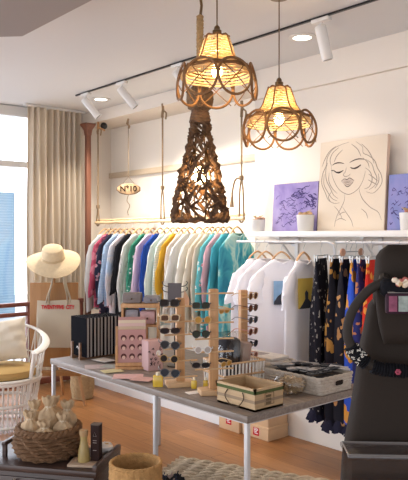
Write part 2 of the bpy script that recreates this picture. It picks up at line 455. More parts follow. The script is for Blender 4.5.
# ================================================================ RATTAN PENDANTS
def ell_loop(phi, cz, a, b, r_c, tilt, n=32):
    """an oval cane hoop standing on the shade's outer skin"""
    out = []
    for k in range(n):
        t = 2*PI*k/n
        dz = b*sin(t); w_ = a*cos(t)
        rr = r_c-tilt*dz/b*.6-.028*(dz/b)**2
        ang = phi+w_/max(.12, rr)
        out.append((rr*cos(ang), rr*sin(ang), cz+dz))
    return out
def pendant(loc, lab, phi0, cord_dx):
    r = thing('rattan_pendant_lamp', loc, lab, 'pendant lamp', group='rattan pendant lamps over the table')
    up = H-loc[2]
    MB().tube([(0, 0, .27), (cord_dx*.5, 0, (.27+up)/2), (cord_dx, 0, up-.02)], .0035, 6).build('cord', M_BRASS, r)
    MB().lathe([(.01, up-.03), (.05, up-.025), (.05, up)], (cord_dx, 0, 0), 20).build('ceiling_rose', M_BRASS, r)
    MB().lathe([(.006, .276), (.014, .268), (.016, .254), (.023, .250), (.023, .230), (.028, .227), (.028, .221), (.006, .221)], seg=16).build('cap', M_BRASS, r)
    def bell(z): return interp([(.0, .182), (.03, .176), (.06, .150), (.09, .110), (.12, .090), (.18, .070), (.215, .058), (.23, .050)], z)
    mm = MB()
    for i in range(16):
        z = .212-.0132*i; rr = bell(z)
        mm.tube([((rr+.0012*sin(k*PI*.5+i))*cos(2*PI*k/44), (rr+.0012*sin(k*PI*.5+i))*sin(2*PI*k/44), z+.0012*sin(k*1.7+i*2)) for k in range(44)], .0050, 6, True)
    mm.build('woven_bell', M_RAFFIA, r)
    for k in range(7):
        a = phi0+PI/7+k*2*PI/7
        pts = [((bell(z)+.006)*cos(a), (bell(z)+.006)*sin(a), z) for z in [.218-.165*q/10 for q in range(11)]]
        MB().tube(pts, .004, 6).build('rib', M_RATTAN, r)
    mm = MB()
    for q, (rr, z) in enumerate(((.060, .218), (.158, .062), (.164, .052))):
        mm.tube([(rr*cos(2*PI*k/40), rr*sin(2*PI*k/40), z+.004*sin(k*1.3+q)) for k in range(40)], .0055, 6, True)
    mm.build('shoulder_ring', M_RATTAN, r)
    for k in range(7):
        a = phi0+k*2*PI/7
        MB().tube(ell_loop(a, -.012, .089, .088, .205, .010), .0066, 7, True).build('cane_hoop', M_RATTAN, r)
    for k in range(7):
        a = phi0+k*2*PI/7
        mm = MB()
        for s in (-1, 1):
            pts = []
            for q in range(9):
                t = q/8-.5
                rr = .198-.014*(2*t)-.02*(2*t)**2*.5
                pts.append((rr*cos(a+s*t*.80), rr*sin(a+s*t*.80), -.012+t*.150))
            mm.tube(pts, .0026, 5)
        mm.build('cross_cane', M_RATTAN, r)
    MB().lathe([(.012, .222), (.02, .215), (.02, .15), (.012, .145)], seg=14).build('lamp_holder', M_BRASS, r)
    MB().ball((0, 0, .050), (.028, .028, .036), 14, 10).build('bulb', M_BULB, r)
    L = bpy.data.lights.new('pendant_glow', 'POINT'); L.energy = 4.2; L.color = (1, .74, .40); L.shadow_soft_size = .02
    lo = bpy.data.objects.new('pendant_glow', L); C.objects.link(lo); lo.parent = r; lo.location = (0, 0, .115)
    return r
pa = W(217, 75, 3.24); pendant((pa.x, pa.y, pa.z-.03), 'larger left rattan pendant lamp in front of the driftwood cone', R(-131)+PI/7, .0)
pb = W(279, 122, 3.62); pendant((pb.x, pb.y, pb.z-.03), 'lower right rattan pendant lamp hanging near the portrait canvas', R(-131), .0)

# ================================================================ DRIFTWOOD CONE LAMP
d = 3.62
pc = W(200, 222, d)
dr = thing('driftwood_cone_lamp', (pc.x, pc.y, pc.z), 'tall driftwood and bark cone lamp hanging on a thick rope', 'pendant lamp')
HC = .575
def rc(t): return interp([(0, .150), (.12, .146), (.4, .112), (.7, .070), (.86, .050), (1, .046)], t)
mm = MB(); q = random.Random(3)
for k in range(270):
    t0 = q.random()**1.05*.97; a0 = q.random()*2*PI
    ln = q.uniform(.07, .17)*(1-.35*t0)
    lean = q.choice([-1, 1])*q.uniform(.25, 1.15)
    n = 6; pts = []
    for i in range(n):
        s = (i/(n-1)-.5)*ln
        tt = min(1, max(0, t0+s*cos(lean)/HC)); rr = rc(tt)+.006*sin(i*1.7+k)+q.uniform(-.006, .008)
        aa = a0+s*sin(lean)/max(rr, .04)
        pts.append((rr*cos(aa), rr*sin(aa), tt*HC))
    w_ = q.uniform(.010, .021)*(1-.4*t0)
    mm.tube(pts, [w_*.5, w_, w_*1.1, w_*.9, w_, w_*.4], 6, flat=.3)
mm.tube([(rc(0)*cos(2*PI*k/30)*1.0, rc(0)*sin(2*PI*k/30), .01+.008*sin(k*2.1)) for k in range(30)], .011, 6, True)
mm.build('bark_cone', M_BARK, dr)
mm = MB()
for j in range(6):
    a = j*PI/3
    mm.tube([((rc(t)-.012)*cos(a+.4*t), (rc(t)-.012)*sin(a+.4*t), t*HC) for t in [i/8 for i in range(9)]], .005, 5)
mm.build('wire_frame', M_BRASS, dr)
mm = MB()
for j in range(4):
    z = HC-.015+.018*j
    mm.tube([((.048-.004*j)*cos(2*PI*k/16), (.048-.004*j)*sin(2*PI*k/16), z+.006*sin(k)) for k in range(16)], .014, 8, True)
mm.build('rope_collar', M_BARK, dr)
mm = MB(); mm.lathe([(.015, HC+.03), (.062, HC+.055), (.078, HC+.10), (.07, HC+.15), (.03, HC+.19), (.012, HC+.2)], seg=22, fn=lambda i, k, a: .006*sin(k*2.3+i*1.9))
mm.build('raffia_knot', mat('dark_raffia', (.20, .125, .07), .95, bump=(200, .9), var=(60, .5)), dr)
topz = H-dr.location.z
mm = MB()
for j in range(3):
    pts = []
    for i in range(60):
        z = lerp(HC+.17, topz-.12, i/59); a = i*.75+j*2*PI/3
        pts.append((.010*cos(a)-.0, .010*sin(a), z))
    mm.tube(pts, .012, 6)
mm.build('twisted_rope', M_ROPEG, dr)
MB().tube([(0, 0, topz-.14), (.012, 0, topz-.06), (0, 0, topz)], .008, 6).build('hanging_cord', M_BRASS, dr)
MB().ball((0, 0, .26), (.038, .038, .050), 14, 10).build('bulb', mat('amber_bulb', (1, .8, .5), .3, emit=((1, .68, .34), 22)), dr)
L = bpy.data.lights.new('cone_glow', 'POINT'); L.energy = 3.2; L.color = (1, .6, .25); L.shadow_soft_size = .02
lo = bpy.data.objects.new('cone_glow', L); C.objects.link(lo); lo.parent = dr; lo.location = (0, 0, .16)

# ================================================================ ROPE-HUNG CLOTHES POLE
PV = 3.72; PZ = 1.70
p0 = onv(96, 221, PV); p1 = onv(244, 219, PV)
LEN = p0.y-p1.y
pole = thing('hanging_clothes_pole', (PV, p1.y, PZ), 'pale cane clothes pole hung from the beam on knotted ropes', 'clothes rail')
mm = MB(); mm.tube([(0, LEN*i/20, .002*sin(i*2)) for i in range(21)], [.0155 if i % 4 else .018 for i in range(21)], 10); mm.build('cane_pole', M_CANE, pole)
mm = MB(); mm.tube([(0.012, LEN*i/20, .030+.002*cos(i*2)) for i in range(21)], [.009 if i % 5 else .011 for i in range(21)], 8); mm.build('thin_cane', M_CANE, pole)
def rope(px, topz, knot, lab):
    y = onv(px, 220, PV).y-p1.y
    r = []
    t = topz-PZ
    mm = MB()
    mm.tube([(0, y, t), (.004, y+.004, t*.7), (0, y, knot)], .0085, 7)
    mm.tube(spline([(0, y, knot), (.0, y+.02, knot-.10), (0, y+.026, .03), (0, y+.02, -.018), (0, y, -.03), (0, y-.02, -.016), (0, y-.026, .03), (0, y-.018, knot-.1), (0, y, knot)], 5), .0075, 7)
    for k in range(3):
        mm.tube([(.014*cos(2*PI*i/10), y+.014*sin(2*PI*i/10), knot+.012*k-.01) for i in range(10)], .007, 6, True)
    mm.build('rope_hanger', M_ROPE, pole)
    mm = MB()
    mm.tube([(0, y, t-.0), (.015, y+.01, t-.05), (-.01, y-.01, t-.11), (.0, y, t-.13)], .013, 7)
    mm.tube(spline([(0, y, t-.06), (.02, y-.03, t-.09), (.01, y-.035, t-.15)], 5), .008, 6)
    mm.build('rope_knot', M_ROPE, pole)
    if lab == 'tail':
        mm = MB(); mm.tube(spline([(0, y, knot), (-.02, y+.05, knot-.01), (-.02, y+.085, knot-.10), (-.02, y+.09, knot-.16)], 5), .008, 6)
        mm.tube([(-.02, y+.09, knot-.15), (-.02, y+.092, knot-.2), (-.02, y+.095, knot-.235)], [.01, .015, .02], 8)
        mm.build('rope_tail', M_ROPE, pole)
rope(98, 2.78, .17, ''); rope(162.5, 2.80, .31, ''); rope(241.5, 2.66, .33, 'tail')
y = onv(98, 220, PV).y-p1.y
mm = MB(); mm.tube([(.0, y, 1.02), (.05, y-.06, .985)], .010, 8); mm.tube([(0, y, .99), (0, y, 1.08)], .012, 8); mm.build('wooden_peg', M_BEECH, pole)

# oval sign
ps = onv(128.5, 189, 3.80)
sg = thing('oval_wood_sign', tuple(ps), 'oval live-edge wood slice sign lettered N°10 hanging on a string', 'sign', R(48))
def sring(x, s): return [(x, s*.118*cos(2*PI*k/30)*(1+.03*sin(k*2)), s*.057*sin(2*PI*k/30)) for k in range(30)]
MB().loft([sring(-.012, .93), sring(-.010, .97), sring(.012, .97), sring(.013, .93)]).build('wood_face', wood('sign_face', (.40, .25, .13), (.52, .34, .19), 9), sg)
MB().loft([sring(-.008, .96), sring(-.004, 1.03), sring(.012, 1.05), sring(.018, .98)]).build('bark_rim', M_BARK, sg)
Ms = Matrix(((0, 0, -1, -.0148), (-1, 0, 0, 0), (0, 1, 0, 0), (0, 0, 0, 1)))
text_mesh('N°10', .080, .001, Ms, 'lettering', mat('burnt_letters', (.03, .018, .012), .9), sg, 1.0, .0016)
zt = 2.76-ps.z
mm = MB(); mm.tube([(0, .066, .045), (0, 0, .125), (0, -.066, .045)], .003, 5); mm.tube([(0, 0, .125), (0, 0, zt)], .0035, 5)
mm.tube([(0, 0, zt), (0, .015, zt-.05), (0, -.012, zt-.08), (0, 0, zt-.1)], .010, 6)
mm.tube(spline([(0, 0, -.055), (0, .015, -.12), (0, -.012, -.17), (0, .008, -.23), (0, 0, -.27)], 5), .004, 5); mm.build('string', M_ROPE, sg)
# pale rail on the alcove wall
pr0 = onv(109, 177, 4.085); pr1 = onv(253, 156.5, 4.085)
zr = (pr0.z+pr1.z)/2
o = MB().box((0, 0, 0), (.03, pr0.y-3.76, .06), bev=.006).build('picture_rail', M_PICR, loc=(4.085, (pr0.y+3.76)/2, zr)); tag(o, 'pale wooden rail fixed across the alcove wall behind the sign', 'rail')
# ================================================================ CLOTHES
def hanger(loc, lab, grp, rz=0., w=.20, m=None, drop=.0):
    r = thing('clothes_hanger', loc, lab, 'clothes hanger', rz, grp)
    half = [(.035, -.084), (.066, -.117), (w*.55, -.163), (w*.8, -.207), (w*.95, -.232)]
    pts = [(-a, 0, b-drop) for a, b in half[::-1]]+[(-.006, 0, -.068), (.006, 0, -.068)]+[(a, 0, b-drop) for a, b in half]
    sp9 = spline(pts, 4); MB().tube(sp9, [.0095]*len(sp9), 8, flat=.75).build('shoulder_bar', m or M_HANGER, r)
    hk = [(0, 0, -.065), (0, 0, -.02)]+[(.017*sin(a), 0, .0+.019*1.0-.019*cos(a)-.001) for a in [PI*2*(-.08+.62*i/10) for i in range(11)]]
    hk = [(0, 0, -.072), (0, 0, -.035), (.012, 0, -.022), (.020, 0, -.004), (.014, 0, .014), (0, 0, .021), (-.014, 0, .014), (-.019, 0, .0)]
    MB().tube(spline(hk, 3), .0022, 5).build('hook', M_STEEL, r)
    return r
def garment(name, loc, label, cat, m, L=.85, sw=.195, bw=.20, sl=.5, grp=None, seed=0, th=.035, fold=.012, msl=None, fringe=False, rz=0., spread=.055, slw=.062, flare=.0, wav=7, dr=.04, ysq=.36):
    q = random.Random(seed)
    r = thing(name, loc, label, cat, rz, grp)
    N = 44; rings = []
    lv = [-.075, -.085, -.108, -.13-dr*.7, -.155-dr, -.19-dr, -.25, -.34, -.45, -.58, -.72, -.86, -1.0]
    zs = [-.078+(z+.075)*(L/(1.0-.075)) if i > 4 else z for i, z in enumerate(lv)]
    zs = [z for z in zs]
    zs[5] = -.19-dr; zs[-1] = -.075-L
    for i in range(6, 12): zs[i] = lerp(-.19-dr, -.075-L, (i-5)/7)
    p1, p2 = q.uniform(0, 6), q.uniform(0, 6)
    for i, z in enumerate(zs):
        w_ = interp([(-9, bw+flare), (-.075-L, bw+flare), (-.5, bw+flare*.3), (-.22-dr, bw*.96), (-.16-dr, sw), (-.135-dr*.8, sw*.86), (-.108, sw*.52), (-.085, .085), (-.075, .066)], z)
        t_ = interp([(-9, th*1.15), (-.5, th), (-.16, th*.8), (-.10, .030), (-.075, .034)], z)
        dep = min(1, max(0, (-z-.2)/.5))
        ring = []
        for k in range(N):
            a = 2*PI*k/N; x = w_*cos(a); y = t_*(abs(sin(a))**.7)*(1 if sin(a) >= 0 else -1)
            ph = wav*x/bw*1.6
            y += fold*dep*sin(ph+p1+z*1.5)+fold*.5*dep*sin(ph*1.9+p2)
            zz = z
            if z > -.09: zz = z-(.028 if sin(a) < 0 else .0)*(1-abs(cos(a)))
            if i == len(zs)-1: zz += .012*sin(3*x/bw+p2)
            ring.append((x, y, zz))
        rings.append(ring)
    MB().loft(rings, cap=False).build('body', m, r)
    if sl > 0:
        for s in (-1, 1):
            rg = []
            n = 9
            for i in range(n):
                t = i/(n-1)
                ang = lerp(.35, 1.25, min(1, t*2.2))
                cx = s*(sw*.80+spread*min(1, t*1.8)+.02*sin(t*4+seed)*t); cz = -.165-dr-sl*t+.03*(1-min(1, t*3))
                rr = slw*(1-.25*t) if sl > .3 else slw*(1+.1*t)
                yy = .006*sin(t*5+p1)
                rg.append([(cx+rr*cos(2*PI*k/16)*(.8 if t else .55)+.006*sin(k*2+i*2.2+p2), yy+rr*ysq*sin(2*PI*k/16), cz+(-s*0+.02*cos(2*PI*k/16)*-s)) for k in range(16)])
            MB().loft(rg, cap=False).build('sleeve', msl or m, r)
    mm = MB(); mm.tube([((.068)*cos(2*PI*k/24), .034*sin(2*PI*k/24), -.078-(.028 if sin(2*PI*k/24) < 0 else 0)*(1-abs(cos(2*PI*k/24)))) for k in range(24)], .006, 6, True)
    mm.build('neckband', m, r)
    if fringe:
        mm = MB()
        for k in range(34):
            x = lerp(-bw-flare, bw+flare, k/33)
            for yy in (-th, th):
                mm.tube([(x, yy*.8, -.07-L), (x+q.uniform(-.006, .006), yy, -.13-L), (x+q.uniform(-.01, .01), yy, -.07-L-q.uniform(.10, .16))], .0028, 4)
        mm.build('fringe', m, r)
    return r
cl = lambda n, c, v=.06: mat(n, c, .92, bump=(180, .2), var=(6, v))
WHT = cl('white_voile', (.66, .64, .62)); PALE = cl('pale_grey_voile', (.55, .58, .60)); MINT = cl('mint_voile', (.58, .65, .60)); CREAM = cl('cream_linen', (.58, .50, .40))
DRESS = [
 (105, 'blouse', 'pale grey sheer blouse at the window end of the clothes pole', PALE, .78, .66),
 (110, 'shirt', 'maroon and pink printed shirt beside the pale grey blouse', patt('maroon_print', [(.42, .07, .13), (.55, .18, .25), (.16, .05, .10)], 'cells', 26, [0, .55, .8]), .74, .5),
 (115, 'dress', 'long black dress with red and pink flowers behind the maroon shirt', patt('dark_flowers', [(.55, .12, .18), (.50, .30, .36), (.025, .025, .05)], 'spots', 16, [0, .16, .30]), 1.18, .5),
 (120, 'shirt', 'light blue cotton shirt between dark floral and tie-dyed dresses', patt('light_blue_stripe', [(.32, .46, .66), (.44, .56, .72)], 'stripes', 20, [.3, .7]), .72, .55),
 (126, 'dress', 'long white, blue and pink tie-dyed dress beside the black dress', patt('tie_dye', [(.45, .60, .82), (.80, .78, .82), (.86, .80, .84), (.80, .50, .62)], 'dye', 5, [.34, .47, .56, .70]), 1.20, .56),
 (132, 'dress', 'plain black dress between tie-dyed and white printed garments', mat('black_crepe', (.015, .015, .02), .9), 1.15, .45),
 (139, 'shirt', 'white shirt with small grey print beside the black dress', patt('white_print_cloth', [(.25, .25, .28), (.64, .63, .61), (.68, .67, .65)], 'spots', 22, [0, .12, .5]), .74, .60),
 (147, 'shirt', 'emerald green shirt with white leaf print', patt('green_leaf', [(.75, .80, .76), (.05, .26, .17), (.03, .19, .12)], 'spots', 22, [0, .26, .5]), .76, .56),
 (153, 'blouse', 'lilac pink blouse between the green and royal blue shirts', cl('lilac_pink', (.70, .55, .66)), .82, .66),
 (160, 'shirt', 'plain royal blue long-sleeved shirt', cl('royal_blue', (.02, .065, .32)), .80, .64),
 (167, 'blouse', 'mint-white sheer blouse beside the royal blue shirt', MINT, .82, .60),
 (173, 'blouse', 'white blouse with mint stripes beside the mustard shirt', patt('mint_stripe', [(.50, .61, .57), (.65, .67, .64)], 'stripes', 14, [.3, .7]), .84, .55),
 (178, 'shirt', 'plain mustard yellow short shirt', cl('mustard_cloth', (.55, .31, .03)), .62, .40),
 (184, 'blouse', 'beige blouse with faint print beside the mustard shirt', patt('beige_print', [(.38, .30, .26), (.56, .48, .41), (.60, .53, .46)], 'spots', 20, [0, .15, .5]), .80, .56),
 (190, 'blouse', 'thin grey-white blouse behind the ruffled white blouse', cl('grey_white', (.55, .55, .54)), .84, .5),
 (199, 'blouse', 'puffy white ruffled blouse with full sleeves above the sunglasses', cl('ivory_muslin', (.70, .67, .60)), .86, .62),
 (207, 'blouse', 'ivory linen blouse next to the ruffled white blouse', cl('ivory_linen', (.62, .56, .46)), .84, .6),
 (212, 'tunic', 'beige linen tunic beside the turquoise floral blouse', CREAM, .86, .62),
 (218, 'blouse', 'turquoise blouse with red and white flowers', patt('turquoise_flowers', [(.62, .16, .20), (.70, .74, .70), (.12, .46, .50)], 'spots', 17, [0, .13, .26]), .86, .5),
 (223, 'blouse', 'dusty pink blouse between the two turquoise garments', cl('dusty_pink', (.56, .34, .38)), .8, .45),
 (229, 'kaftan', 'deep turquoise kaftan with ruched sleeve', patt('turquoise_crush', [(.03, .20, .27), (.06, .33, .40), (.16, .46, .50)], 'dye', 9, [.3, .5, .7], scale2=(1, 1, .2)), .86, .6),
 (237, 'kaftan', 'pale turquoise tie-dyed kaftan with long fringe at the shelf end of the pole', patt('aqua_fringe', [(.03, .20, .30), (.07, .36, .42), (.42, .62, .56), (.10, .38, .46)], 'dye', 8, [.36, .47, .56, .64], scale2=(1, 1, .5)), .80, .0),
]
for i, (px, nm, lab, m, L, sl) in enumerate(DRESS):
    y = onv(px, 222, PV).y
    rz = R(rnd.uniform(-.8, .8))
    big = 'ruffled' in lab; fr = 'fringe' in lab
    hanger((PV, y, PZ+.001), 'beech clothes hanger holding the '+lab.split(' beside')[0].split(' between')[0].split(' at the')[0].split(' behind')[0].split(' next')[0].split(' above')[0], 'beech hangers on the clothes pole', rz, .17)
    garment(nm, (PV, y, PZ-.045), lab, nm, m, L, sl=sl, seed=i*3+1, grp='clothes on the hanging pole', rz=rz,
            th=.025 if big else .021, slw=.068 if big else .058, bw=.21 if fr or big else .19, fold=.008, fringe=fr, spread=.075 if big else .05)

# ================================================================ SHELF
SX0, SX1 = 3.57, 3.84
sy1 = onv(245, 233, SX0).y; SY0 = .9
ST = 1.592
sh = thing('wall_shelf', (SX1, sy1, ST), 'long white wall shelf carrying canvases and pots above the T-shirts', 'shelf')
MB().box((-(SX1-SX0)/2, (SY0-sy1)/2, -.021), (SX1-SX0, sy1-SY0, .042), bev=.004).build('board', M_WHITE, sh)
for yy in (-.30, -1.05, -1.9):
    mm = MB(); mm.tube([(-.22, yy, -.05), (-.012, yy, -.24)], .009, 8); mm.box((-.008, yy, -.14), (.014, .03, .22)); mm.box((-.12, yy, -.048), (.22, .03, .010)); mm.build('bracket', M_WHITE, sh)
def canvas(px0, px1, ytop, ybot, lab, m, edge, name='canvas_painting', th=.03, lean=.07, dv=0.):
    a = onv(px0, ybot, 3.72+dv); b = onv(px1, ybot, 3.72+dv)
    w_ = a.y-b.y; h_ = (ybot-ytop)/F*onv(px1, ybot, 3.72+dv).dot(Vector((DX, DY, 0)))
    r = thing(name, (3.72+dv, (a.y+b.y)/2, ST), lab, 'painting', rot=(0, lean, 0))
    # local: -x faces the room, -y is the viewer's right
    mm = MB(); mm.box((th/2+.001, 0, h_/2), (th, w_, h_)); mm.build('stretched_edge', edge, r, smooth=False)
    mm = MB(); mm.box((0, 0, h_/2), (.003, w_-.002, h_-.002)); mm.build('painted_face', m, r, smooth=False)
    return r, w_, h_
def strokes(r, w_, h_, lines, rad, m, name):
    mm = MB()
    for ln in lines:
        pts = [(-.0022, w_*(.5-s), h_*t) for s, t in ln]
        pts = spline(pts, 5) if len(pts) > 2 else [Vector(p) for p in pts]
        n = len(pts)
        mm.tube(pts, [rad*(.35+.65*sin(PI*min(1, max(0, (i+.5)/n)))) for i in range(n)], 5, flat=1)
    o = mm.build(name, m, r)
    for v in o.data.vertices: v.co.x = -.0022+(v.co.x+.0022)*.25
    return o
def scribble(seed, n, region):
    q = random.Random(seed); out = []
    for _ in range(n):
        x = q.uniform(region[0], region[1]); y = q.uniform(region[2], region[3]); ln = []
        for k in range(q.randint(3, 6)):
            ln.append((x, y)); x += q.uniform(.005, .05); y += q.uniform(-.045, .045)
        out.append([(min(.97, max(.03, a)), min(.97, max(.03, b))) for a, b in ln])
    return out
# small lilac canvas
r, w_, h_ = canvas(272, 316.5, 179, 229.5, 'small lilac canvas with dark scribbled writing between two white pots', M_PURPLE, M_EDGE)
strokes(r, w_, h_, scribble(2, 26, (.38, .66, .70, .88)), .0035, M_PURPD, 'dark_writing')
strokes(r, w_, h_, scribble(5, 70, (.05, .92, .10, .72)), .0022, M_PURPD, 'scribbles')
strokes(r, w_, h_, scribble(9, 16, (.68, .90, .50, .75)), .005, M_PURPD, 'brush_marks')
# right blue-lilac canvas
r, w_, h_ = canvas(387, 433, 170, 229.5, 'blue and lilac scribbled canvas right of the portrait', M_PURPB, M_EDGE)
strokes(r, w_, h_, scribble(12, 60, (.05, .92, .35, .75)), .0025, M_PURPD, 'scribbles')
strokes(r, w_, h_, scribble(15, 30, (.05, .9, .08, .35)), .0035, M_PURPD, 'brush_marks')
# portrait canvas
r, w_, h_ = canvas(317, 384, 132, 229.5, 'large cream canvas with a line-drawn woman with wavy hair', M_OFFW, mat('canvas_side', (.72, .52, .40), .9), dv=-.01)
def crop_pt(cx, cy):
    # quad of the canvas in a traced sketch: TL(172,45) TR(348,15) BL(155,292) BR(330,290)
    x, y = cx, cy; s = t = .5
    for _ in range(12):
        lx = lerp(155, 172, t); rx = lerp(330, 348, t); s = (x-lx)/(rx-lx)
        by = lerp(292, 290, s); ty = lerp(45, 15, s); t = (by-y)/(by-ty)
    return s, t
tr_ = lambda L: [[crop_pt(*p) for p in ln] for ln in L]
dark = [[(203, 107), (212, 101), (224, 99), (235, 101)], [(250, 98), (262, 91), (275, 87), (288, 88)],
        [(206, 120), (214, 126), (224, 125), (233, 120)], [(251, 111), (260, 114), (270, 110), (279, 103)],
        [(206, 122), (200, 121)], [(226, 151), (235, 145), (242, 147), (249, 142), (260, 149)], [(226, 151), (236, 155), (248, 154), (260, 149)],
        [(231, 156), (243, 166), (257, 154)], [(208, 124), (220, 128), (232, 121)], [(253, 114), (266, 114), (279, 105)],
        [(228, 150), (243, 151), (259, 148)], [(229, 154), (244, 160), (257, 152)]]
mid = [[(241, 112), (238, 124), (232, 133), (238, 138), (246, 135), (251, 130)], [(200, 104), (201, 130), (207, 152), (220, 175), (238, 187), (252, 186), (270, 172), (283, 148), (290, 122)],
       [(235, 187), (233, 205), (226, 222), (214, 245), (208, 262), (204, 280)], [(272, 172), (276, 190), (283, 205), (300, 225), (318, 238), (325, 260)],
       [(205, 222), (214, 232), (222, 246), (226, 258)], [(228, 224), (240, 244), (250, 262), (254, 280)], [(216, 248), (226, 240), (236, 238)], [(210, 262), (222, 256), (236, 262)], [(276, 228), (288, 240), (292, 256)]]
hair = [[(250, 40), (228, 48), (205, 62), (190, 85), (186, 108), (176, 130), (172, 158), (182, 186), (190, 205), (206, 214), (220, 212)],
        [(222, 56), (205, 72), (197, 92), (200, 108)], [(215, 52), (196, 68), (182, 92), (174, 112)], [(190, 100), (184, 125), (186, 150), (196, 172), (204, 190), (216, 200)],
        [(180, 132), (178, 160), (188, 182), (200, 200), (214, 207)], [(194, 128), (192, 150), (200, 170), (214, 186)], [(200, 180), (190, 196), (196, 210)],
        [(268, 38), (284, 52), (286, 70), (300, 78), (314, 92), (320, 112), (328, 130), (330, 152), (320, 172), (306, 184), (290, 180)],
        [(282, 44), (298, 62), (308, 84), (312, 100)], [(292, 88), (306, 100), (312, 122), (318, 142), (312, 162), (298, 174)], [(290, 112), (302, 124), (306, 146), (298, 166), (286, 172)],
        [(322, 128), (322, 150), (312, 170)], [(284, 84), (296, 96), (300, 112)], [(298, 130), (310, 140), (320, 150)], [(296, 146), (308, 154), (318, 160)], [(256, 45), (272, 60), (280, 80)], [(232, 62), (216, 80), (208, 98)]]
strokes(r, w_, h_, tr_(dark), .0042, M_INK, 'eyes_and_lips')
strokes(r, w_, h_, tr_(mid), .0028, M_INKL, 'face_and_shoulder_lines')
strokes(r, w_, h_, tr_(hair), .0034, M_INKL, 'hair_lines')
mm = MB(); lp = tr_([[(226, 151), (235, 145), (242, 147), (249, 142), (260, 149), (252, 160), (243, 166), (233, 160)]])[0]
mm.prism(lp, lambda a, b, d: (d, w_*(.5-a), h_*b), -.0020, -.0030); mm.build('lip_shading', mat('lip_grey', (.50, .41, .34), .9), r)
def pot(px, ptop, lab, wpx=15, soil=(.50, .30, .20)):
    p = onv(px, 229, 3.645); dd = p.dot(Vector((DX, DY, 0)))
    w_ = wpx/F*dd/2; hgt = (229.5-ptop)/F*dd*.72
    r = thing('plant_pot', (p.x, p.y, ST), lab, 'plant pot', group='white pots on the wall shelf')
    MB().lathe([(w_*.80, 0), (w_*.86, .004), (w_, hgt), (w_*.9, hgt), (w_*.85, hgt-.012), (.002, hgt-.012)], seg=24).build('pot', M_WHITE, r)
    mm = MB(); q = random.Random(px)
    for k in range(16):
        a = q.random()*6.28; rr = q.random()*w_*.7
        mm.ball((rr*cos(a), rr*sin(a), hgt+q.uniform(-.004, .012)), (q.uniform(.012, .02), q.uniform(.012, .02), q.uniform(.008, .016)), 8, 5)
    mm.build('dried_moss', mat('dried_moss_%d' % px, soil, .95, bump=(120, .8), var=(60, .4)), r)
    mm = MB()
    for k in range(9):
        a = q.random()*6.28; h2 = q.uniform(.015, .04)
        mm.tube([(.01*cos(a), .01*sin(a), hgt), (.02*cos(a), .02*sin(a), hgt+h2*.6), (w_*.8*cos(a), w_*.8*sin(a), hgt+h2)], [.004, .007, .001], 5, flat=.4)
    mm.build('succulent_leaves', mat('dry_leaf', (.42, .30, .16), .8, var=(30, .4)), r)
pot(258, 213, 'small white pot alone at the left end of the shelf')
pot(305.5, 207, 'small white pot of dried moss in front of the lilac canvas', 18, (.55, .36, .20))
pot(408, 205, 'small white pot in front of the blue and lilac canvas', 17, (.5, .22, .16))

# ================================================================ GARMENT RAILS UNDER THE SHELF
KV, KZ = 3.55, 1.515
def rail(pxa, pxb, lab, ybend=True):
    ya = onv(pxa, 240, KV).y; yb = onv(pxb, 240, KV).y
    r = thing('clothes_rail', (KV, ya, 0), lab, 'clothes rail', group='white tube clothes rails under the shelf')
    L_ = yb-ya
    yp = L_*.36; wv = 3.84-KV
    MB().tube([(0, 0, KZ), (0, L_*.5, KZ), (0, L_+.05, KZ)]+spline([(0, L_+.04, KZ), (.012, L_+.008, KZ-.02), (.02, L_, KZ-.07), (.03, L_, KZ-.115), (.07, L_, KZ-.135), (wv, L_, KZ-.14)], 5), .0085, 10).build('tube_frame', M_RACK, r)
    MB().tube([(0, yp, KZ), (.012, yp, KZ-.012), (wv, yp, KZ-.012)], .0075, 8).build('wall_arm', M_RACK, r)
    for yy, z in ((yp, KZ-.012), (L_, KZ-.14)):
        MB().tube([(wv-.008, yy, z), (wv, yy, z)], .026, 18).build('wall_plate', M_RACK, r)
    return r
rail(237, 333, 'white tube wall rail holding the white T-shirts')
rail(336, 450, 'white tube wall rail holding the blue and red skirts')
TEE = mat('white_jersey', (.88, .86, .90), .95, bump=(220, .1))
def tee(px, lab, seed, rz=0., pr=None, tw_=.215):
    y = onv(px, 240, KV).y
    hanger((KV, y, KZ-.0065), 'wooden hanger inside the '+lab, 'hangers on the T-shirt rail', R(rz), .145)
    g = garment('t_shirt', (KV, y, KZ-.053), lab, 't-shirt', TEE, .71, sw=tw_, bw=tw_+.025, sl=.20, seed=seed, grp='white T-shirts on the rail', th=.024, fold=.010, rz=R(rz), spread=.03, slw=.072, wav=3, dr=.03, ysq=.42)
    if pr:
        m, (x0, x1, z0, z1), extra, nm = pr
        gg = [[(lerp(x1, x0, j/8), -.0335-.010*min(1, max(0, (-lerp(z1, z0, i/8)-.2)/.5))-.006, lerp(z1, z0, i/8)) for j in range(9)] for i in range(9)]
        p = MB().sheet(gg, .002).build('printed_picture', m, g)
        mm = MB()
        for poly in extra[0]:
            mm.prism(poly, lambda a, b, d: (lerp(x0, x1, a), d-.0465-.006*(1-b), lerp(z0, z1, b)), 0, .002)
        mm.build(nm, extra[1], p)
    return g
BLUEP = patt('hazy_blue_print', [(.10, .18, .34), (.30, .42, .62), (.62, .70, .82)], 'grad', 1, [.0, .72, .78])
BLUEP = mat('sky_blue_print', (.26, .42, .62), .9, var=(14, .3))
YEL = mat('ochre_yellow_print', (.66, .47, .10), .9, var=(14, .12))
DGREY = mat('dark_print', (.045, .05, .065), .9)
tee(257.5, 'folded-edge white T-shirt hanging nearest the turquoise fringe', 61, -24, None, .19)
tee(266, 'plain white T-shirt second from the turquoise fringe', 62, -24, None, .19)
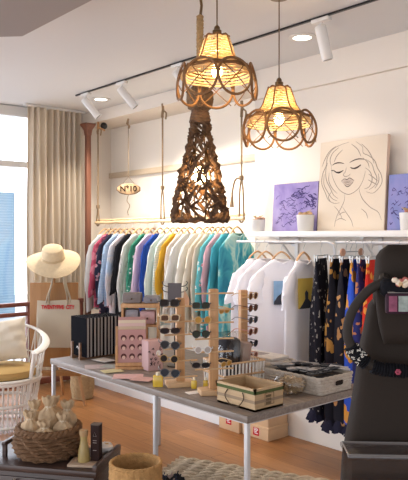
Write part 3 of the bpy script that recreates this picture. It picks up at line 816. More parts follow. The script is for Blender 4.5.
tee(281.5, 'white T-shirt printed with a blue mountain picture', 63, -28, (BLUEP, (-.075, .07, -.40, -.23), ([[(0, 0), (1, 0), (1, .25), (.72, .40), (.5, .62), (.36, .45), (.2, .35), (0, .12)]], DGREY), 'mountain_shape'))
tee(303.5, 'white T-shirt printed with a yellow picture of a figure', 64, 0, (YEL, (-.105, .055, -.41, -.20), ([[(0, 0), (1, 0), (1, .16), (.78, .2), (.60, .32), (.62, .52), (.50, .60), (.40, .52), (.42, .32), (.22, .14)]], DGREY), 'figure_shape'), .17)

def clip_hanger(px, lab, grp='clip hangers on the rails', w=.15, clips=True, rz=0.):
    y = onv(px, 240, KV).y
    r = thing('clip_hanger', (KV, y, KZ-.0065), lab, 'clothes hanger', R(rz), grp)
    MB().tube(spline([(0, 0, -.085), (0, 0, -.035), (.012, 0, -.022), (.020, 0, -.004), (.014, 0, .014), (0, 0, .021), (-.014, 0, .014), (-.019, 0, 0)], 3), .0022, 5).build('hook', M_STEEL, r)
    mm = MB(); mm.tube([(-w, 0, -.085), (w, 0, -.085)], .004, 6); mm.build('bar', M_STEEL, r)
    for s in (-1, 1):
        mm = MB(); mm.box((s*w*.8, -.008, -.102), (.022, .006, .045), (R(8), 0, 0)); mm.box((s*w*.8, .008, -.102), (.022, .006, .045), (R(-8), 0, 0)); mm.tube([(s*w*.8-.011, 0, -.095), (s*w*.8+.011, 0, -.095)], .005, 6)
        mm.build('clip', M_STEEL if clips else M_HANGER, r)
def skirt(px, lab, m, L=1.05, w0=.115, w1=.15, seed=0, cat='skirt', rz=20.):
    y = onv(px, 240, KV).y
    clip_hanger(px, rz=rz, w=.13, lab='metal clip hanger gripping the '+lab.split(' beside')[0].split(' between')[0].split(' hanging')[0])
    q = random.Random(seed); p1 = q.uniform(0, 6)
    r = thing('long_skirt', (KV, y, KZ-.112), lab, cat, R(rz), 'patterned skirts on the rail')
    rings = []; N = 56; n = 16
    for i in range(n):
        t = i/(n-1); z = -L*t
        w_ = lerp(w0, w1, t**.8); th = lerp(.008, .042, min(1, t*3))
        am = lerp(.002, .016, min(1, t*2))
        ring = []
        for k in range(N):
            a = 2*PI*k/N; x = w_*cos(a)
            yy = th*(abs(sin(a))**.6)*(1 if sin(a) >= 0 else -1)+am*sin(x/w_*9+p1)+am*.5*sin(x/w_*17+p1*2)
            ring.append((x, yy, z+(.02*sin(x*60+p1) if i == n-1 else 0)))
        rings.append(ring)
    MB().loft(rings, cap=False).build('skirt_panel', m, r)
    mm = MB(); mm.loft([[(w0*1.03*cos(2*PI*k/24), .011*sin(2*PI*k/24), z) for k in range(24)] for z in (.0, -.035)]); mm.build('waistband', m, r)
    rings = []
    for i in range(5):
        t = i/4
        rings.append([(w1*(1+.08*t)*cos(2*PI*k/84), (.046+.03*t)*sin(2*PI*k/84)+.016*t*sin(k*1.35), -L+.01-.075*t+.012*t*sin(k*.75+p1)) for k in range(84)])
    MB().loft(rings, cap=False).build('ruffle_hem', mat('navy_ruffle', (.018, .017, .035), .95), r)
    return r
NAVY = (.012, .011, .017)
skirt(321, 'black skirt with small white motifs next to the yellow-print T-shirt', patt('black_white_motif', [(.26, .24, .22), NAVY, NAVY], 'spots', 34, [0, .25, .6], scale2=(1, 1, .6)), 1.02, seed=1)
skirt(336, 'black skirt with large mustard animal motifs', patt('black_mustard_motif', [(.46, .22, .05), (.40, .20, .05), NAVY], 'spots', 12, [0, .2, .36], scale2=(1, 1, .7)), 1.06, seed=2)
skirt(346, 'black skirt with brown motifs beside the royal blue skirt', patt('black_brown_motif', [(.42, .20, .06), (.40, .20, .08), NAVY], 'spots', 14, [0, .18, .34], scale2=(1, 1, .7)), 1.05, seed=3)
skirt(356, 'royal blue skirt with orange blocks', patt('blue_orange', [(.70, .30, .04), (.60, .27, .05), (.03, .085, .50)], 'spots', 10, [0, .2, .46], scale2=(1, 1, .8)), 1.05, seed=4)
skirt(363, 'dark blue printed skirt between royal blue and red skirts', patt('blue_dark_motif', [(.50, .22, .10), (.45, .18, .1), (.03, .035, .15)], 'spots', 15, [0, .17, .38]), 1.05, seed=5)
skirt(372, 'red skirt with orange motifs hanging beside the padded chair', patt('red_orange', [(.72, .33, .05), (.68, .26, .05), (.55, .03, .02)], 'spots', 13, [0, .18, .36], scale2=(1, 1, .7)), 1.05, seed=6)
def disc_hanger(px, lab):
    y = onv(px, 240, KV).y
    r = thing('clip_hanger', (KV, y, KZ-.0065), lab, 'clothes hanger', 0, 'empty hangers with wooden ends')
    MB().tube(spline([(0, 0, -.05), (0, 0, -.035), (.012, 0, -.022), (.020, 0, -.004), (.014, 0, .014), (0, 0, .021), (-.014, 0, .014), (-.019, 0, 0)], 3), .0022, 5).build('hook', M_STEEL, r)
    MB().tube([(-.12, 0, -.055), (.12, 0, -.055)], .004, 6).build('bar', M_STEEL, r)
    for s in (-1, 1):
        MB().lathe([(.001, -.006), (.024, -.006), (.026, 0), (.024, .006), (.001, .006)], seg=18).build('wooden_end', mat('rosy_wood', (.50, .28, .18), .6), r, loc=(s*.10, -.012, -.058), rot=(PI/2, 0, 0))
disc_hanger(350.5, 'empty hanger with round wooden ends above the blue skirt')
disc_hanger(401, 'empty hanger with round wooden ends behind the headrest')
# ================================================================ DISPLAY TABLE
RZ = -.719                     # yaw of things that face the shop's front
TV0, TV1, TU0, TU1, TZ = 2.05, 2.95, 2.05, 3.88, .75
M_TOP = wood('greyed_oak_top', (.15, .115, .092), (.25, .205, .17), 5, (12, 1, 12), .5)
tb = thing('display_table', (TV0, TU0, 0), 'long display table with greyed wood top and thin white metal legs', 'table')
MB().box(((TV1-TV0)/2, (TU1-TU0)/2, TZ-.017), (TV1-TV0, TU1-TU0, .034), bev=.003).build('tabletop', M_TOP, tb)
mm = MB()
for x in (.04, TV1-TV0-.04): mm.box((x, (TU1-TU0)/2, TZ-.041), (.03, TU1-TU0-.08, .014))
for y in (.04, TU1-TU0-.04): mm.box(((TV1-TV0)/2, y, TZ-.041), (TV1-TV0-.11, .03, .014))
mm.build('frame', M_WMETAL, tb, smooth=False)
for x in (.017, TV1-TV0-.017):
    for y in (.017, .70, TU1-TU0-.017):
        if x > .1 and y == .70: continue
        MB().box((x, y, (TZ-.034)/2), (.022, .022, TZ-.034), bev=.003).build('leg', M_WMETAL, tb)
def ont(px, py): return onz(px, py, TZ)

# black folders in a wooden rack
fo = Vector((2.19, 3.665, TZ))
rk = thing('book_rack', tuple(fo), 'wooden rack with upright prongs holding black folders on the table', 'rack')
mm = MB(); mm.box((.15, .05, .008), (.34, .022, .016)); mm.box((.15, .15, .008), (.34, .022, .016)); M_RKW = wood('walnut_rack', (.16, .085, .045), (.26, .145, .08), 6); mm.build('base_rail', M_RKW, rk)
for x in (-.012, .312):
    for y in (.05, .15):
        MB().box((x, y, .055), (.012, .016, .11)).build('prong', M_RKW, rk)
for k in range(11):
    o = thing('folder', (fo.x+.008+k*.0265, fo.y+.0+(.004 if k % 3 == 1 else 0), TZ+.0165), 'black folder standing in the wooden rack, ' + ['its wide cover facing the armchair', 'second from the cover facing the armchair', 'third from the cover facing the armchair', 'fourth from the cover facing the armchair', 'fifth from the cover facing the armchair', 'in the middle of the row', 'fifth from the pink cards', 'fourth from the pink cards', 'third from the pink cards', 'second from the pink cards', 'the last one beside the pink cards'][k], 'folder', group='black folders in the wooden rack')
    mm = MB(); mm.box((.002, .10, .128), (.003, .20, .256)); mm.box((.0205, .10, .128), (.003, .20, .256)); mm.box((.011, .199, .128), (.022, .003, .256)); mm.build('cover', mat('black_board', (.006, .006, .008), .8, spec=.03), o, smooth=False)
    mm = MB(); mm.box((.0112, .098, .128), (.0145, .192, .250)); mm.build('pages', mat('grey_pages', (.30, .285, .28), .9), o, smooth=False)
    if k == 0:
        mm = MB(); mm.tube(spline([(0, .13, .05), (-.001, .115, .062), (-.001, .10, .045), (-.001, .085, .058), (-.001, .07, .042)], 4), .0025, 5); mm.build('white_mark', M_WPRINT, o)

# pink card rack
p = ont(132, 369.5)
cr = thing('card_rack', (p.x, p.y, TZ), 'beech rack holding pink illustrated cards between folders and sunglasses', 'rack', RZ+.12)
mm = MB(); mm.box((0, .09, .008), (.20, .22, .016), bev=.003); mm.build('base', M_BEECH, cr)
for x in (-.094, .094):
    MB().box((x, .015, .075), (.014, .014, .13)).build('post', M_BEECH, cr)
    MB().box((x, .155, .125), (.014, .014, .23), (R(-6), 0, 0)).build('post', M_BEECH, cr)
MB().box((0, .004, .030), (.2, .008, .02)).build('crossbar', M_BEECH, cr); MB().box((0, .165, .22), (.2, .01, .02)).build('crossbar', M_BEECH, cr)
PINK = mat('pink_card', (.46, .26, .25), .8, var=(8, .06))
for k in range(5):
    y0 = .018+k*.026
    o = thing('greeting_card', tuple(cr.matrix_basis @ Vector((0 if k else -.002, y0, .0175)) if False else (0, 0, 0)), ['pink card printed with nine small portraits at the front of the beech rack', 'beige card directly behind the nine portraits', 'pale pink card in the middle of the beech rack', 'cream card second from the back of the beech rack', 'rosy card at the back of the beech rack'][k], 'card', group='cards in the beech rack')
    ca = RZ+.12
    o.location = (p.x+cos(ca)*0-sin(ca)*y0, p.y+cos(ca)*y0, TZ+.0165); o.rotation_euler = (R(-4), 0, ca)
    mm = MB(); mm.box((0, 0, .11+.008*k), (.168, .006, .22+.016*k)); b = mm.build('card_front', [PINK, mat('beige_card', (.56, .44, .32), .8), mat('pale_pink_card', (.66, .48, .46), .8), mat('cream_card', (.68, .58, .45), .8), PINK][k], o, smooth=False)
    if k == 0:
        m1, m2 = mat('brown_print', (.10, .04, .04), .8), mat('skin_print', (.64, .44, .36), .8)
        for r_ in range(3):
            for c_ in range(3):
                x = -.05+.05*c_; z = .055+.056*r_
                hm = MB(); hm.tube([(x, -.0033, z+.004), (x, -.0045, z+.004)], [.0175, .0175], 16); hm.m = 1
                hm.tube([(x, -.0044, z-.003), (x, -.0052, z-.003)], [.011, .011], 14); hm.build('portrait_print', [m1, m2], b)

# pink floral box
p = ont(156, 371)
o = thing('gift_box', (p.x, p.y, TZ), 'pale pink upright box with black floral print beside the card rack', 'box', RZ+.55)
MB().box((0, .05, .09), (.10, .09, .18), bev=.004).build('carton', mat('pale_pink_board', (.56, .37, .36), .7), o)
mm = MB(); q = random.Random(4)
for k in range(16):
    x = q.uniform(-.042, .042); z = q.uniform(.02, .16); a = q.uniform(0, 6)
    mm.tube(spline([(x, .0042, z), (x+.008*cos(a), .0040, z+.012*sin(a)), (x+.014*cos(a+1), .0042, z+.016*sin(a+1))], 3), q.uniform(.0015, .0035), 5)
mm.build('floral_print', mat('dark_flower_print', (.05, .03, .04), .8), o)
mm = MB(); mm.lathe([(.001, .0), (.016, .0), (.016, .002), (.001, .002)], seg=16); w0 = mm.build('white_disc', M_WPRINT, o, loc=(.018, .0040, .105), rot=(PI/2, 0, 0))

# loose cards lying on the table
cards = [(97, 367, (.50, .40, .38), .15, .12, .2, 'grey-brown flat card lying in front of the black folders'), (113, 367, (.36, .36, .32), .14, .10, -.3, 'dark grey printed card lying below the pink card rack'),
         (112, 372, (.56, .50, .28), .12, .09, .5, 'olive-yellow flat card near the table edge'), (128, 378, (.60, .38, .36), .17, .12, .05, 'pink flat card lying near the table edge'),
         (143, 381, (.56, .34, .30), .12, .10, -.35, 'rosy flat card beside the yellow bottle'), (104, 362, (.62, .58, .54), .10, .14, .8, 'pale flat card tucked by the wooden folder rack')]
for i, (px, py, c, a, b, r_, lab) in enumerate(cards):
    p = ont(px, py)
    o = MB().box((0, 0, 0), (a, b, .002)).build('flat_card', mat('card_print_%d' % i, c, .6, var=(35, .25)), loc=(p.x, p.y, TZ+.0012+.0022*i), rot=(0, 0, RZ+r_), smooth=False); tag(o, lab, 'card', 'loose cards on the table')

# little two-tier shelf with purses
p = W(140, 308, 4.12)
ds = thing('display_shelf', (p.x, p.y, TZ), 'small wooden shelf holding folded purses behind the pink cards', 'shelf', RZ)
ztop = p.z-TZ
for x in (-.112, .112): MB().box((x, .07, ztop/2), (.014, .14, ztop)).build('side_panel', M_BEECH, ds)
MB().box((0, .07, ztop+.013), (.245, .15, .026), bev=.003).build('top_board', M_BEECH, ds)
MB().box((0, .07, ztop-.115), (.21, .14, .014)).build('middle_board', M_BEECH, ds)
def purse(x, z, sx, sz, col, lab, y=.07, tilt=0.):
    M = Matrix.Translation(ds.location) @ Euler((0, 0, RZ)).to_matrix().to_4x4()
    c = M @ Vector((x, y, z))
    o = thing('folded_purse', tuple(c), lab, 'purse', RZ+tilt, 'purses on the little shelf')
    mt = mat('purse_%s' % lab.split()[0], col, .6, bump=(60, .3), var=(20, .12))
    mm = MB(); mm.box((0, 0, sz/2), (sx, .10, sz), bev=.012); mm.build('pouch', mt, o)
    mm = MB(); mm.box((0, -.052, sz*.62), (sx*.94, .006, sz*.5), bev=.003); mm.build('flap', mt, o)
    mm = MB(); mm.tube([(-.004, -.058, sz*.45), (.004, -.058, sz*.45)], .006, 8); mm.build('snap', M_BRASS, o)
purse(-.055, ztop+.0265, .12, .065, (.21, .18, .175), 'taupe folded leather purse on top of the little shelf')
purse(.068, ztop+.0265, .10, .045, (.24, .23, .25), 'slate folded leather purse on top of the little shelf')
purse(-.055, ztop-.1075, .085, .095, (.32, .30, .32), 'silvery crumpled purse under the shelf top')
purse(.045, ztop-.1075, .10, .085, (.56, .36, .36), 'rosy purse under the shelf top beside the silvery one')

# jewellery stand with curled hooks
p = W(175, 285, 4.02)
js = thing('jewellery_stand', (p.x, p.y, TZ), 'black wire jewellery stand with curled hooks and grey card', 'stand', RZ)
hz = p.z-TZ
MB().lathe([(.001, 0), (.05, 0), (.05, .008), (.001, .012)], seg=20).build('base', M_BLACK, js)
MB().cyl((0, 0, .01), (0, 0, hz), .006).build('pole', M_BLACK, js)
for k, (s, zz) in enumerate(((-1, .0), (1, .0), (-1, -.035), (1, -.035))):
    MB().tube(spline([(0, 0, hz+zz), (s*.03, -.01, hz+zz-.008), (s*.062, -.015, hz+zz-.004), (s*.078, -.016, hz+zz+.014), (s*.070, -.016, hz+zz+.024)], 4), .003, 6).build('hook', M_BLACK, js)
MB().box((-.002, -.012, hz-.045), (.085, .004, .115)).build('grey_card', mat('slate_card', (.115, .11, .125), .8), js, smooth=False)
mm = MB(); mm.prism([(.045, -.11), (.085, -.13), (.09, -.085), (.06, -.03)], lambda a, b, d: (a, d, hz+b), -.03, -.022); mm.build('leather_tag', mat('tan_leather', (.48, .29, .19), .7), js)

# ---------------------------------------------------------------- sunglasses
def lens_shape(kind, n=22):
    out = []
    for k in range(n):
        a = 2*PI*k/n; c, s = cos(a), sin(a)
        if kind == 'square': e = .55; x = .027*abs(c)**e*(1 if c > 0 else -1); z = .021*abs(s)**e*(1 if s > 0 else -1)
        elif kind == 'round': x = .024*c; z = .024*s
        elif kind == 'aviator': x = .028*c*(1+.10*s); z = .024*s-.006*(1-abs(c))*(s < 0)
        else: x = .029*c; z = .018*s+.004*abs(c)*(s > 0)
        out.append((x, z))
    return out
def sunglasses(loc, rz, kind, fcol, lcol, lab, grp, thick=.0032, roll=0., fname=None):
    r = thing('sunglasses', loc, lab, 'sunglasses', group=grp, rot=(R(6), roll, rz)); r.scale = (.70, .70, .70) if 'middle' in grp else (.82, .82, .82)
    sh_ = lens_shape(kind); mf = mat('frame_'+fcol[0], fcol[1], .3); ml = mat('lens_'+lcol[0], lcol[1], .12)
    mm = MB()
    for s in (-1, 1): mm.tube([(s*.034+x*s, -.004*abs(x)/.03, z) for x, z in sh_], thick, 6, True)
    mm.tube(spline([(-.010, -.001, .008), (0, -.004, .012), (.010, -.001, .008)], 4), thick, 6)
    for s in (-1, 1): mm.tube([(s*.060, -.002, .010), (s*.071, .004, .012)], thick*1.1, 6)
    mm.build('frame', mf, r)
    for s in (-1, 1): MB().prism([(s*.034+x*s*.97, z*.97) for x, z in sh_], lambda a, b, d: (a, d, b), -.001, .0012).build('lens', ml, r)
    for s in (-1, 1): MB().tube(spline([(s*.071, .004, .012), (s*.072, .05, .012), (s*.070, .10, .008), (s*.068, .135, -.018)], 4), [thick*.9]*13, 6, flat=1.3).build('temple', mf, r)
    return r
def glasses_stand(px, pybase, pytop, lab, rz, pegs, side, wide=.085):
    p = ont(px, pybase); dd = p.dot(Vector((DX, DY, 0)))
    zt = CAMZ-(pytop-237)/F*dd-TZ
    r = thing('sunglasses_stand', (p.x, p.y, TZ), lab, 'stand', rz, 'beech sunglasses stands')
    MB().box((0, 0, .014), (.15, .10, .028), bev=.005).build('base', M_BEECHP, r)
    MB().box((0, 0, (zt+.028)/2), (.046, .036, zt-.028), bev=.004).build('post', M_BEECH, r)
    for y in pegs:
        z = CAMZ-(y-237)/F*dd-TZ
        mm = MB(); mm.tube([(-wide if side <= 0 else -.02, -.024, z), (wide if side >= 0 else .02, -.024, z)], .0045, 7)
        mm.build('peg', M_BEECHP, r)
    return r, dd
BK = ('black', (.012, .012, .014)); CRM = ('cream', (.62, .47, .30)); TORT = ('tortoise', (.07, .03, .02)); GRY = ('grey', (.10, .11, .12)); GLD = ('gold', (.45, .28, .10)); CLR = ('clear_amber', (.55, .35, .15)); WHI = ('white', (.7, .68, .65)); PNK = ('rose', (.45, .20, .15))
LB = ('black', (.015, .014, .016)); LGR = ('grey', (.03, .033, .04)); LBR = ('brown', (.10, .05, .03)); LAM = ('amber', (.45, .24, .05)); LGN = ('green', (.03, .04, .03)); LBL = ('blue', (.035, .045, .06))
s1, d1 = glasses_stand(180, 386, 298, 'beech sunglasses stand nearest the card rack', RZ+.25, (306, 321, 334, 348, 360, 376), 0, .09)
for y, px, kind, fc, lc, lab in ((303, 169.5, 'square', BK, LB, 'black square sunglasses at the top of the stand nearest the card rack'),
        (318, 170, 'square', CRM, LBR, 'cream-framed sunglasses with brown lenses, second row'), (331, 170, 'cat', TORT, LB, 'dark tortoiseshell sunglasses below the cream pair'),
        (345, 170, 'aviator', GRY, LGR, 'grey aviator sunglasses below the tortoiseshell pair'), (359, 169, 'round', GLD, LB, 'thin gold round sunglasses above the blue-grey pair'),
        (373, 170, 'aviator', GRY, LBL, 'blue-grey aviators in the lowest row by the yellow bottle')):
    p = W(px, y, d1-.055); sunglasses(tuple(p), RZ+.12, kind, fc, lc, lab, 'sunglasses on the first stand', .0042 if kind == 'square' else .0028, roll=R(6) if y > 340 else 0)
s2, d2 = glasses_stand(213.5, 394, 289, 'beech sunglasses stand in the middle, nearest the crate', RZ+.2, (293, 309, 322, 338, 351, 368), 0, .10)
for y, px, kind, fc, lc, lab in ((305.5, 201, 'square', BK, LGN, 'black sunglasses with green lenses at the top of the middle stand'), (320, 203, 'round', CLR, LAM, 'clear amber sunglasses in the second row of the middle stand'),
        (334, 201, 'aviator', BK, LGN, 'black aviators with green lenses halfway down the middle stand'), (350, 203, 'round', WHI, ('pale', (.42, .36, .32)), 'pale clear round glasses below the black aviators'),
        (365.5, 201, 'cat', BK, LB, 'black oval sunglasses in the lowest row of the middle stand')):
    p = W(px, y, d2-.050); sunglasses(tuple(p), RZ+.10, kind, fc, lc, lab, 'sunglasses on the middle stand', .003)
s3, d3 = glasses_stand(243, 374, 290, 'beech sunglasses stand in front of the white T-shirts', RZ+.45, (297, 309, 321, 333, 345, 358), 1, .07)
for i, (y, fc, lc, lab) in enumerate(((296, GLD, LBR, 'brown round sunglasses topmost against the white T-shirt'), (308, TORT, LBR, 'tortoiseshell round sunglasses second from top against the T-shirt'), (320, GRY, LBL, 'grey-blue round sunglasses third from top against the T-shirt'),
        (331.5, PNK, LBR, 'rose brown round sunglasses fourth from top against the T-shirt'), (344, BK, LGR, 'black round sunglasses fifth from top against the T-shirt'), (356, PNK, ('red_brown', (.2, .07, .05)), 'reddish round sunglasses lowest against the white T-shirt'))):
    p = W(253, y, d3-.045); sunglasses(tuple(p), RZ+.95, 'round', fc, lc, lab, 'sunglasses on the far stand', .0026)
# far side rows of the middle stand
for y, px, lab, fc, lc in ((311, 224, 'amber sunglasses on the far end of the middle stand peg, upper row', CLR, LAM), (364, 226, 'yellow-brown sunglasses on the far end of the middle stand, lower row', CLR, LAM)):
    p = W(px, y, d2+.02); sunglasses(tuple(p), RZ+.9, 'cat', fc, lc, lab, 'sunglasses on the middle stand', .003)

# bottles and price card among the stands
def bottle(px, py, h, rr, col, lab, name='yellow_bottle'):
    p = ont(px, py)
    o = thing(name, (p.x, p.y, TZ), lab, 'bottle', RZ, 'small yellow bottles on the table')
    MB().box((0, 0, h*.5), (rr*2, rr*1.3, h), bev=.006).build('body', mat('yellow_liquid_glass', col, .15, var=(30, .15)), o)
    MB().cyl((0, 0, h), (0, 0, h+.016), rr*.45).build('cap', mat('clear_cap', (.7, .62, .45), .3), o)
YB = (.78, .46, .02)
bottle(158, 387, .062, .027, (.66, .44, .05), 'larger olive-yellow bottle at the table edge below the blue-grey aviators')
bottle(194, 389, .045, .015, YB, 'small bright yellow bottle between the two front sunglasses stands')
bottle(205.5, 388, .04, .013, YB, 'small bright yellow bottle close to the middle sunglasses stand')
p = ont(193, 393); o = thing('price_card', (p.x, p.y, TZ+.0012), 'small white price card lying between the front sunglasses stands', 'card', RZ+.5)
MB().box((0, 0, 0), (.07, .05, .002)).build('card', M_WPRINT, o, smooth=False)

# ---------------------------------------------------------------- crate with green rim
cx0, cx1, cy0, cy1, ch = 2.125, 2.315, 2.075, 2.33, .098
ct = thing('small_crate', ((cx0+cx1)/2, (cy0+cy1)/2, TZ), 'small pale wood crate with green rim and rope handle', 'crate')
sx, sy = (cx1-cx0)/2, (cy1-cy0)/2
M_PINE = wood('pale_pine', (.38, .25, .125), (.50, .34, .18), 5, (1, 1, 10))
MB().box((0, 0, .005), (2*sx, 2*sy, .01)).build('base', M_PINE, ct, smooth=False)
for x in (-sx+.005, sx-.005): MB().box((x, 0, ch/2), (.01, 2*sy, ch)).build('side_board', M_PINE, ct, smooth=False)
for y in (-sy+.005, sy-.005): MB().box((0, y, ch/2), (2*sx-.02, .01, ch)).build('side_board', M_PINE, ct, smooth=False)
M_GRN = mat('green_rim_paint', (.075, .095, .03), .7)
def rim(z0, z1, o_, m, nm, top=False):
    mm = MB()
    for x in (-sx, sx): mm.box((x, 0, (z0+z1)/2), (o_, 2*sy+o_, z1-z0))
    for y in (-sy, sy): mm.box((0, y, (z0+z1)/2), (2*sx+o_, o_, z1-z0))
    mm.build(nm, m, ct, smooth=False)
rim(ch-.020, ch-.004, .006, M_GRN, 'green_band'); rim(ch-.004, ch+.006, .012, M_PINE, 'lip')
rim(.036, .050, .003, mat('grey_stripe', (.28, .20, .13), .8), 'grey_stripe')
mm = MB(); mm.tube(spline([(-sx-.004, .05, ch-.022), (-sx-.012, .06, .045), (-sx-.016, .02, -.0+.012), (-sx-.016, -.03, .010), (-sx-.012, -.065, .05), (-sx-.004, -.05, ch-.022)], 6), .0028, 6); mm.build('rope_handle', mat('dark_rope', (.10, .065, .04), .9), ct)
mm = MB(); q = random.Random(8)
for k in range(9):
    x = -.01+.012*(k % 3)-.008; z = .03+.016*(k//3)
    mm.box((x, -sy-.0015, z), (.009, .003, .011))
mm.tube([(-.03, -sy-.001, .022), (.03, -sy-.001, .022), (.03, -sy-.001, .075), (-.03, -sy-.001, .075)], .0016, 5, True)
mm.build('stamped_print', mat('brown_stamp', (.17, .12, .07), .9), ct)

# ---------------------------------------------------------------- white slatted basket + bagged goods
c0 = W(234, 380, 3.56); bx, by, bh, hw = c0.x, c0.y, .13, .125
wb = thing('slatted_basket', (bx, by, TZ), 'white slatted basket behind the green-rimmed crate', 'basket', RZ+.55)
mm = MB(); mm.box((0, 0, .006), (2*hw, 2*hw*.8, .012)); mm.build('base', M_WICKER, wb)
mm = MB()
for k in range(12):
    t = -hw+2*hw*k/11
    for y in (-hw*.8, hw*.8): mm.tube([(t, y, .008), (t, y*1.05, bh)], .0045, 6)
for k in range(9):
    t = -hw*.8+1.6*hw*k/8
    for x in (-hw, hw): mm.tube([(x, t, .008), (x*1.05, t, bh)], .0045, 6)
mm.build('slats', M_WICKER, wb)
mm = MB()
for z in (bh, bh*.5): mm.tube([(-hw*1.05, -hw*.84, z), (hw*1.05, -hw*.84, z), (hw*1.05, hw*.84, z), (-hw*1.05, hw*.84, z)], .006, 6, True)
mm.build('rim', M_BEECHP, wb)
pg = thing('bagged_goods', (bx, by, TZ+.0125), 'dark folded goods in clear crinkled bags standing in the white slatted basket', 'packet', RZ+.55)
def lump(mb, c, r_, seed, amp=.12, seg=20, rg=12):
    q = random.Random(seed); ph = [q.uniform(0, 6) for _ in range(6)]
    R_ = []
    for i in range(rg+1):
        t = PI*(.03+.94*i/rg); ring = []
        for k in range(seg):
            a = 2*PI*k/seg
            w_ = 1+amp*(sin(3*a+ph[0]+2*t)+.6*sin(5*a+ph[1]-3*t)+.5*sin(8*a+ph[2]+5*t)+.4*sin(11*t+ph[3]))
            ring.append((c[0]+r_[0]*w_*sin(t)*cos(a), c[1]+r_[1]*w_*sin(t)*sin(a), c[2]-r_[2]*w_*cos(t)))
        R_.append(ring)
    return mb.loft(R_)
mm = MB(); mm.box((-.035, 0, .135), (.115, .085, .21), (0, R(4), R(6)), .025); mm.box((-.02, .03, .13), (.11, .05, .20), (0, R(-6), 0), .02); mm.build('dark_contents', mat('charcoal_knit', (.025, .025, .03), .8), pg)
mm = MB(); mm.box((.058, -.01, .12), (.055, .07, .18), (0, R(8), R(-8)), .012); mm.build('pale_contents', mat('dusty_rose', (.34, .24, .20), .8), pg)
mm = MB(); lump(mm, (.0, 0, .140), (.104, .070, .130), 5, .04, 26, 14); mm.build('clear_bag', M_CELLO, pg)

# ---------------------------------------------------------------- straw pouch
p = ont(291, 395)
sp_ = thing('straw_pouch', (p.x, p.y, TZ), 'crinkled clear pouch of pale straw next to the crate', 'pouch', RZ)
mm = MB(); lump(mm, (0, 0, .052), (.082, .055, .053), 9, .06, 24, 12); mm.build('clear_wrap', M_CELLO, sp_)
mm = MB(); q = random.Random(2)
for k in range(260):
    a = q.uniform(0, 6.28); e = q.uniform(-1, 1); rr = q.uniform(.5, .9)
    c = Vector((.076*rr*cos(a)*math.sqrt(1-e*e), .050*rr*sin(a)*math.sqrt(1-e*e), .053+.046*rr*e))
    dv = Vector((q.uniform(-1, 1), q.uniform(-1, 1), q.uniform(-.5, .5))).normalized()*.016
    mm.tube([c-dv, c+Vector((0, 0, .004)), c+dv], .0018, 4)
o = mm.build('straw_filling', mat('pale_straw', (.50, .37, .22), .8, var=(60, .3)), sp_); o['kind'] = 'stuff'
mm = MB(); mm.tube([(-.03, -.01, .105), (-.065, -.012, .09), (-.09, -.01, .06)], [.008, .012, .004], 8); mm.build('tied_end', M_CELLO, sp_)

# ---------------------------------------------------------------- woven trays
def weave_tray(loc, sx, sy, h, lab, m, cat='tray', rz=0., hole=True):
    r = thing('woven_tray', loc, lab, cat, rz)
    def path(n=96, o_=0., rad=.02):
        pts = []
        per = [(sx-rad, sy-rad, 0), (-sx+rad, sy-rad, PI/2), (-sx+rad, -sy+rad, PI), (sx-rad, -sy+rad, 3*PI/2)]
        for cx, cy, a0 in per:
            for k in range(5):
                a = a0+PI/2*k/4; pts.append(Vector((cx+(rad+o_)*cos(a), cy+(rad+o_)*sin(a), 0)))
        # resample
        L = [0]
        P = pts+[pts[0]]
        for a, b in zip(P, P[1:]): L.append(L[-1]+(b-a).length)
        out = []
        for k in range(n):
            t = L[-1]*k/n; i = max(j for j in range(len(L)) if L[j] <= t+1e-9); i = min(i, len(P)-2)
            out.append(P[i].lerp(P[i+1], (t-L[i])/max(1e-9, L[i+1]-L[i])))
        return out
    n = 120; rows = 6
    rg = []
    outer = path(n, 0); inner = path(n, -.008)
    for i in range(rows*2+1):
        t = i/(rows*2)
        rg.append([Vector((p.x*(1+.04*t), p.y*(1+.04*t), h*t))+Vector((p.x, p.y, 0)).normalized()*(.0030*sin(k*PI/2+PI/4+(i//2)*PI)*(1 if i % 2 else .1)+(.0015 if i % 2 else -.003)) for k, p in enumerate(outer)])
    for t in (1, .12): rg.append([Vector((p.x*(1+.04*t), p.y*(1+.04*t), h*t)) for p in inner])
    mm = MB(); mm.loft(rg); mm.build('woven_wall', m, r)
    mm = MB(); rp_ = path(n, -.003)
    for ph in (0, PI): mm.tube([Vector((p.x*1.04, p.y*1.04, h))+Vector((0, 0, .003*sin(k*.9+ph))) for k, p in enumerate(rp_)], .0055, 6, True)
    mm.build('braided_rim', m, r)
    if hole:
        pts = [(-.032, -.008), (-.02, -.014), (.02, -.014), (.032, -.008), (.032, .008), (.02, .013), (-.02, .013), (-.032, .008)]
        for s in (-1, 1):
            MB().prism(pts, lambda a, b, d: (a+.01, s*(sy*1.024)+d, h*.60+b), -.004, .004).build('hand_hole', mat('hand_hole_shade', (.02, .015, .012), .9), r)  # solid dark inset, coloured as the shade inside the handle opening
            MB().tube([(a*1.12+.01, s*(sy*1.024+.003), h*.60+b*1.15) for a, b in pts], .0035, 6, True).build('hole_binding', m, r)
    return r
t1 = weave_tray((2.715, 2.265, TZ), .135, .20, .085, 'grey-beige woven tray full of sunglasses cases at the table corner', M_GREYW)
q = random.Random(21)
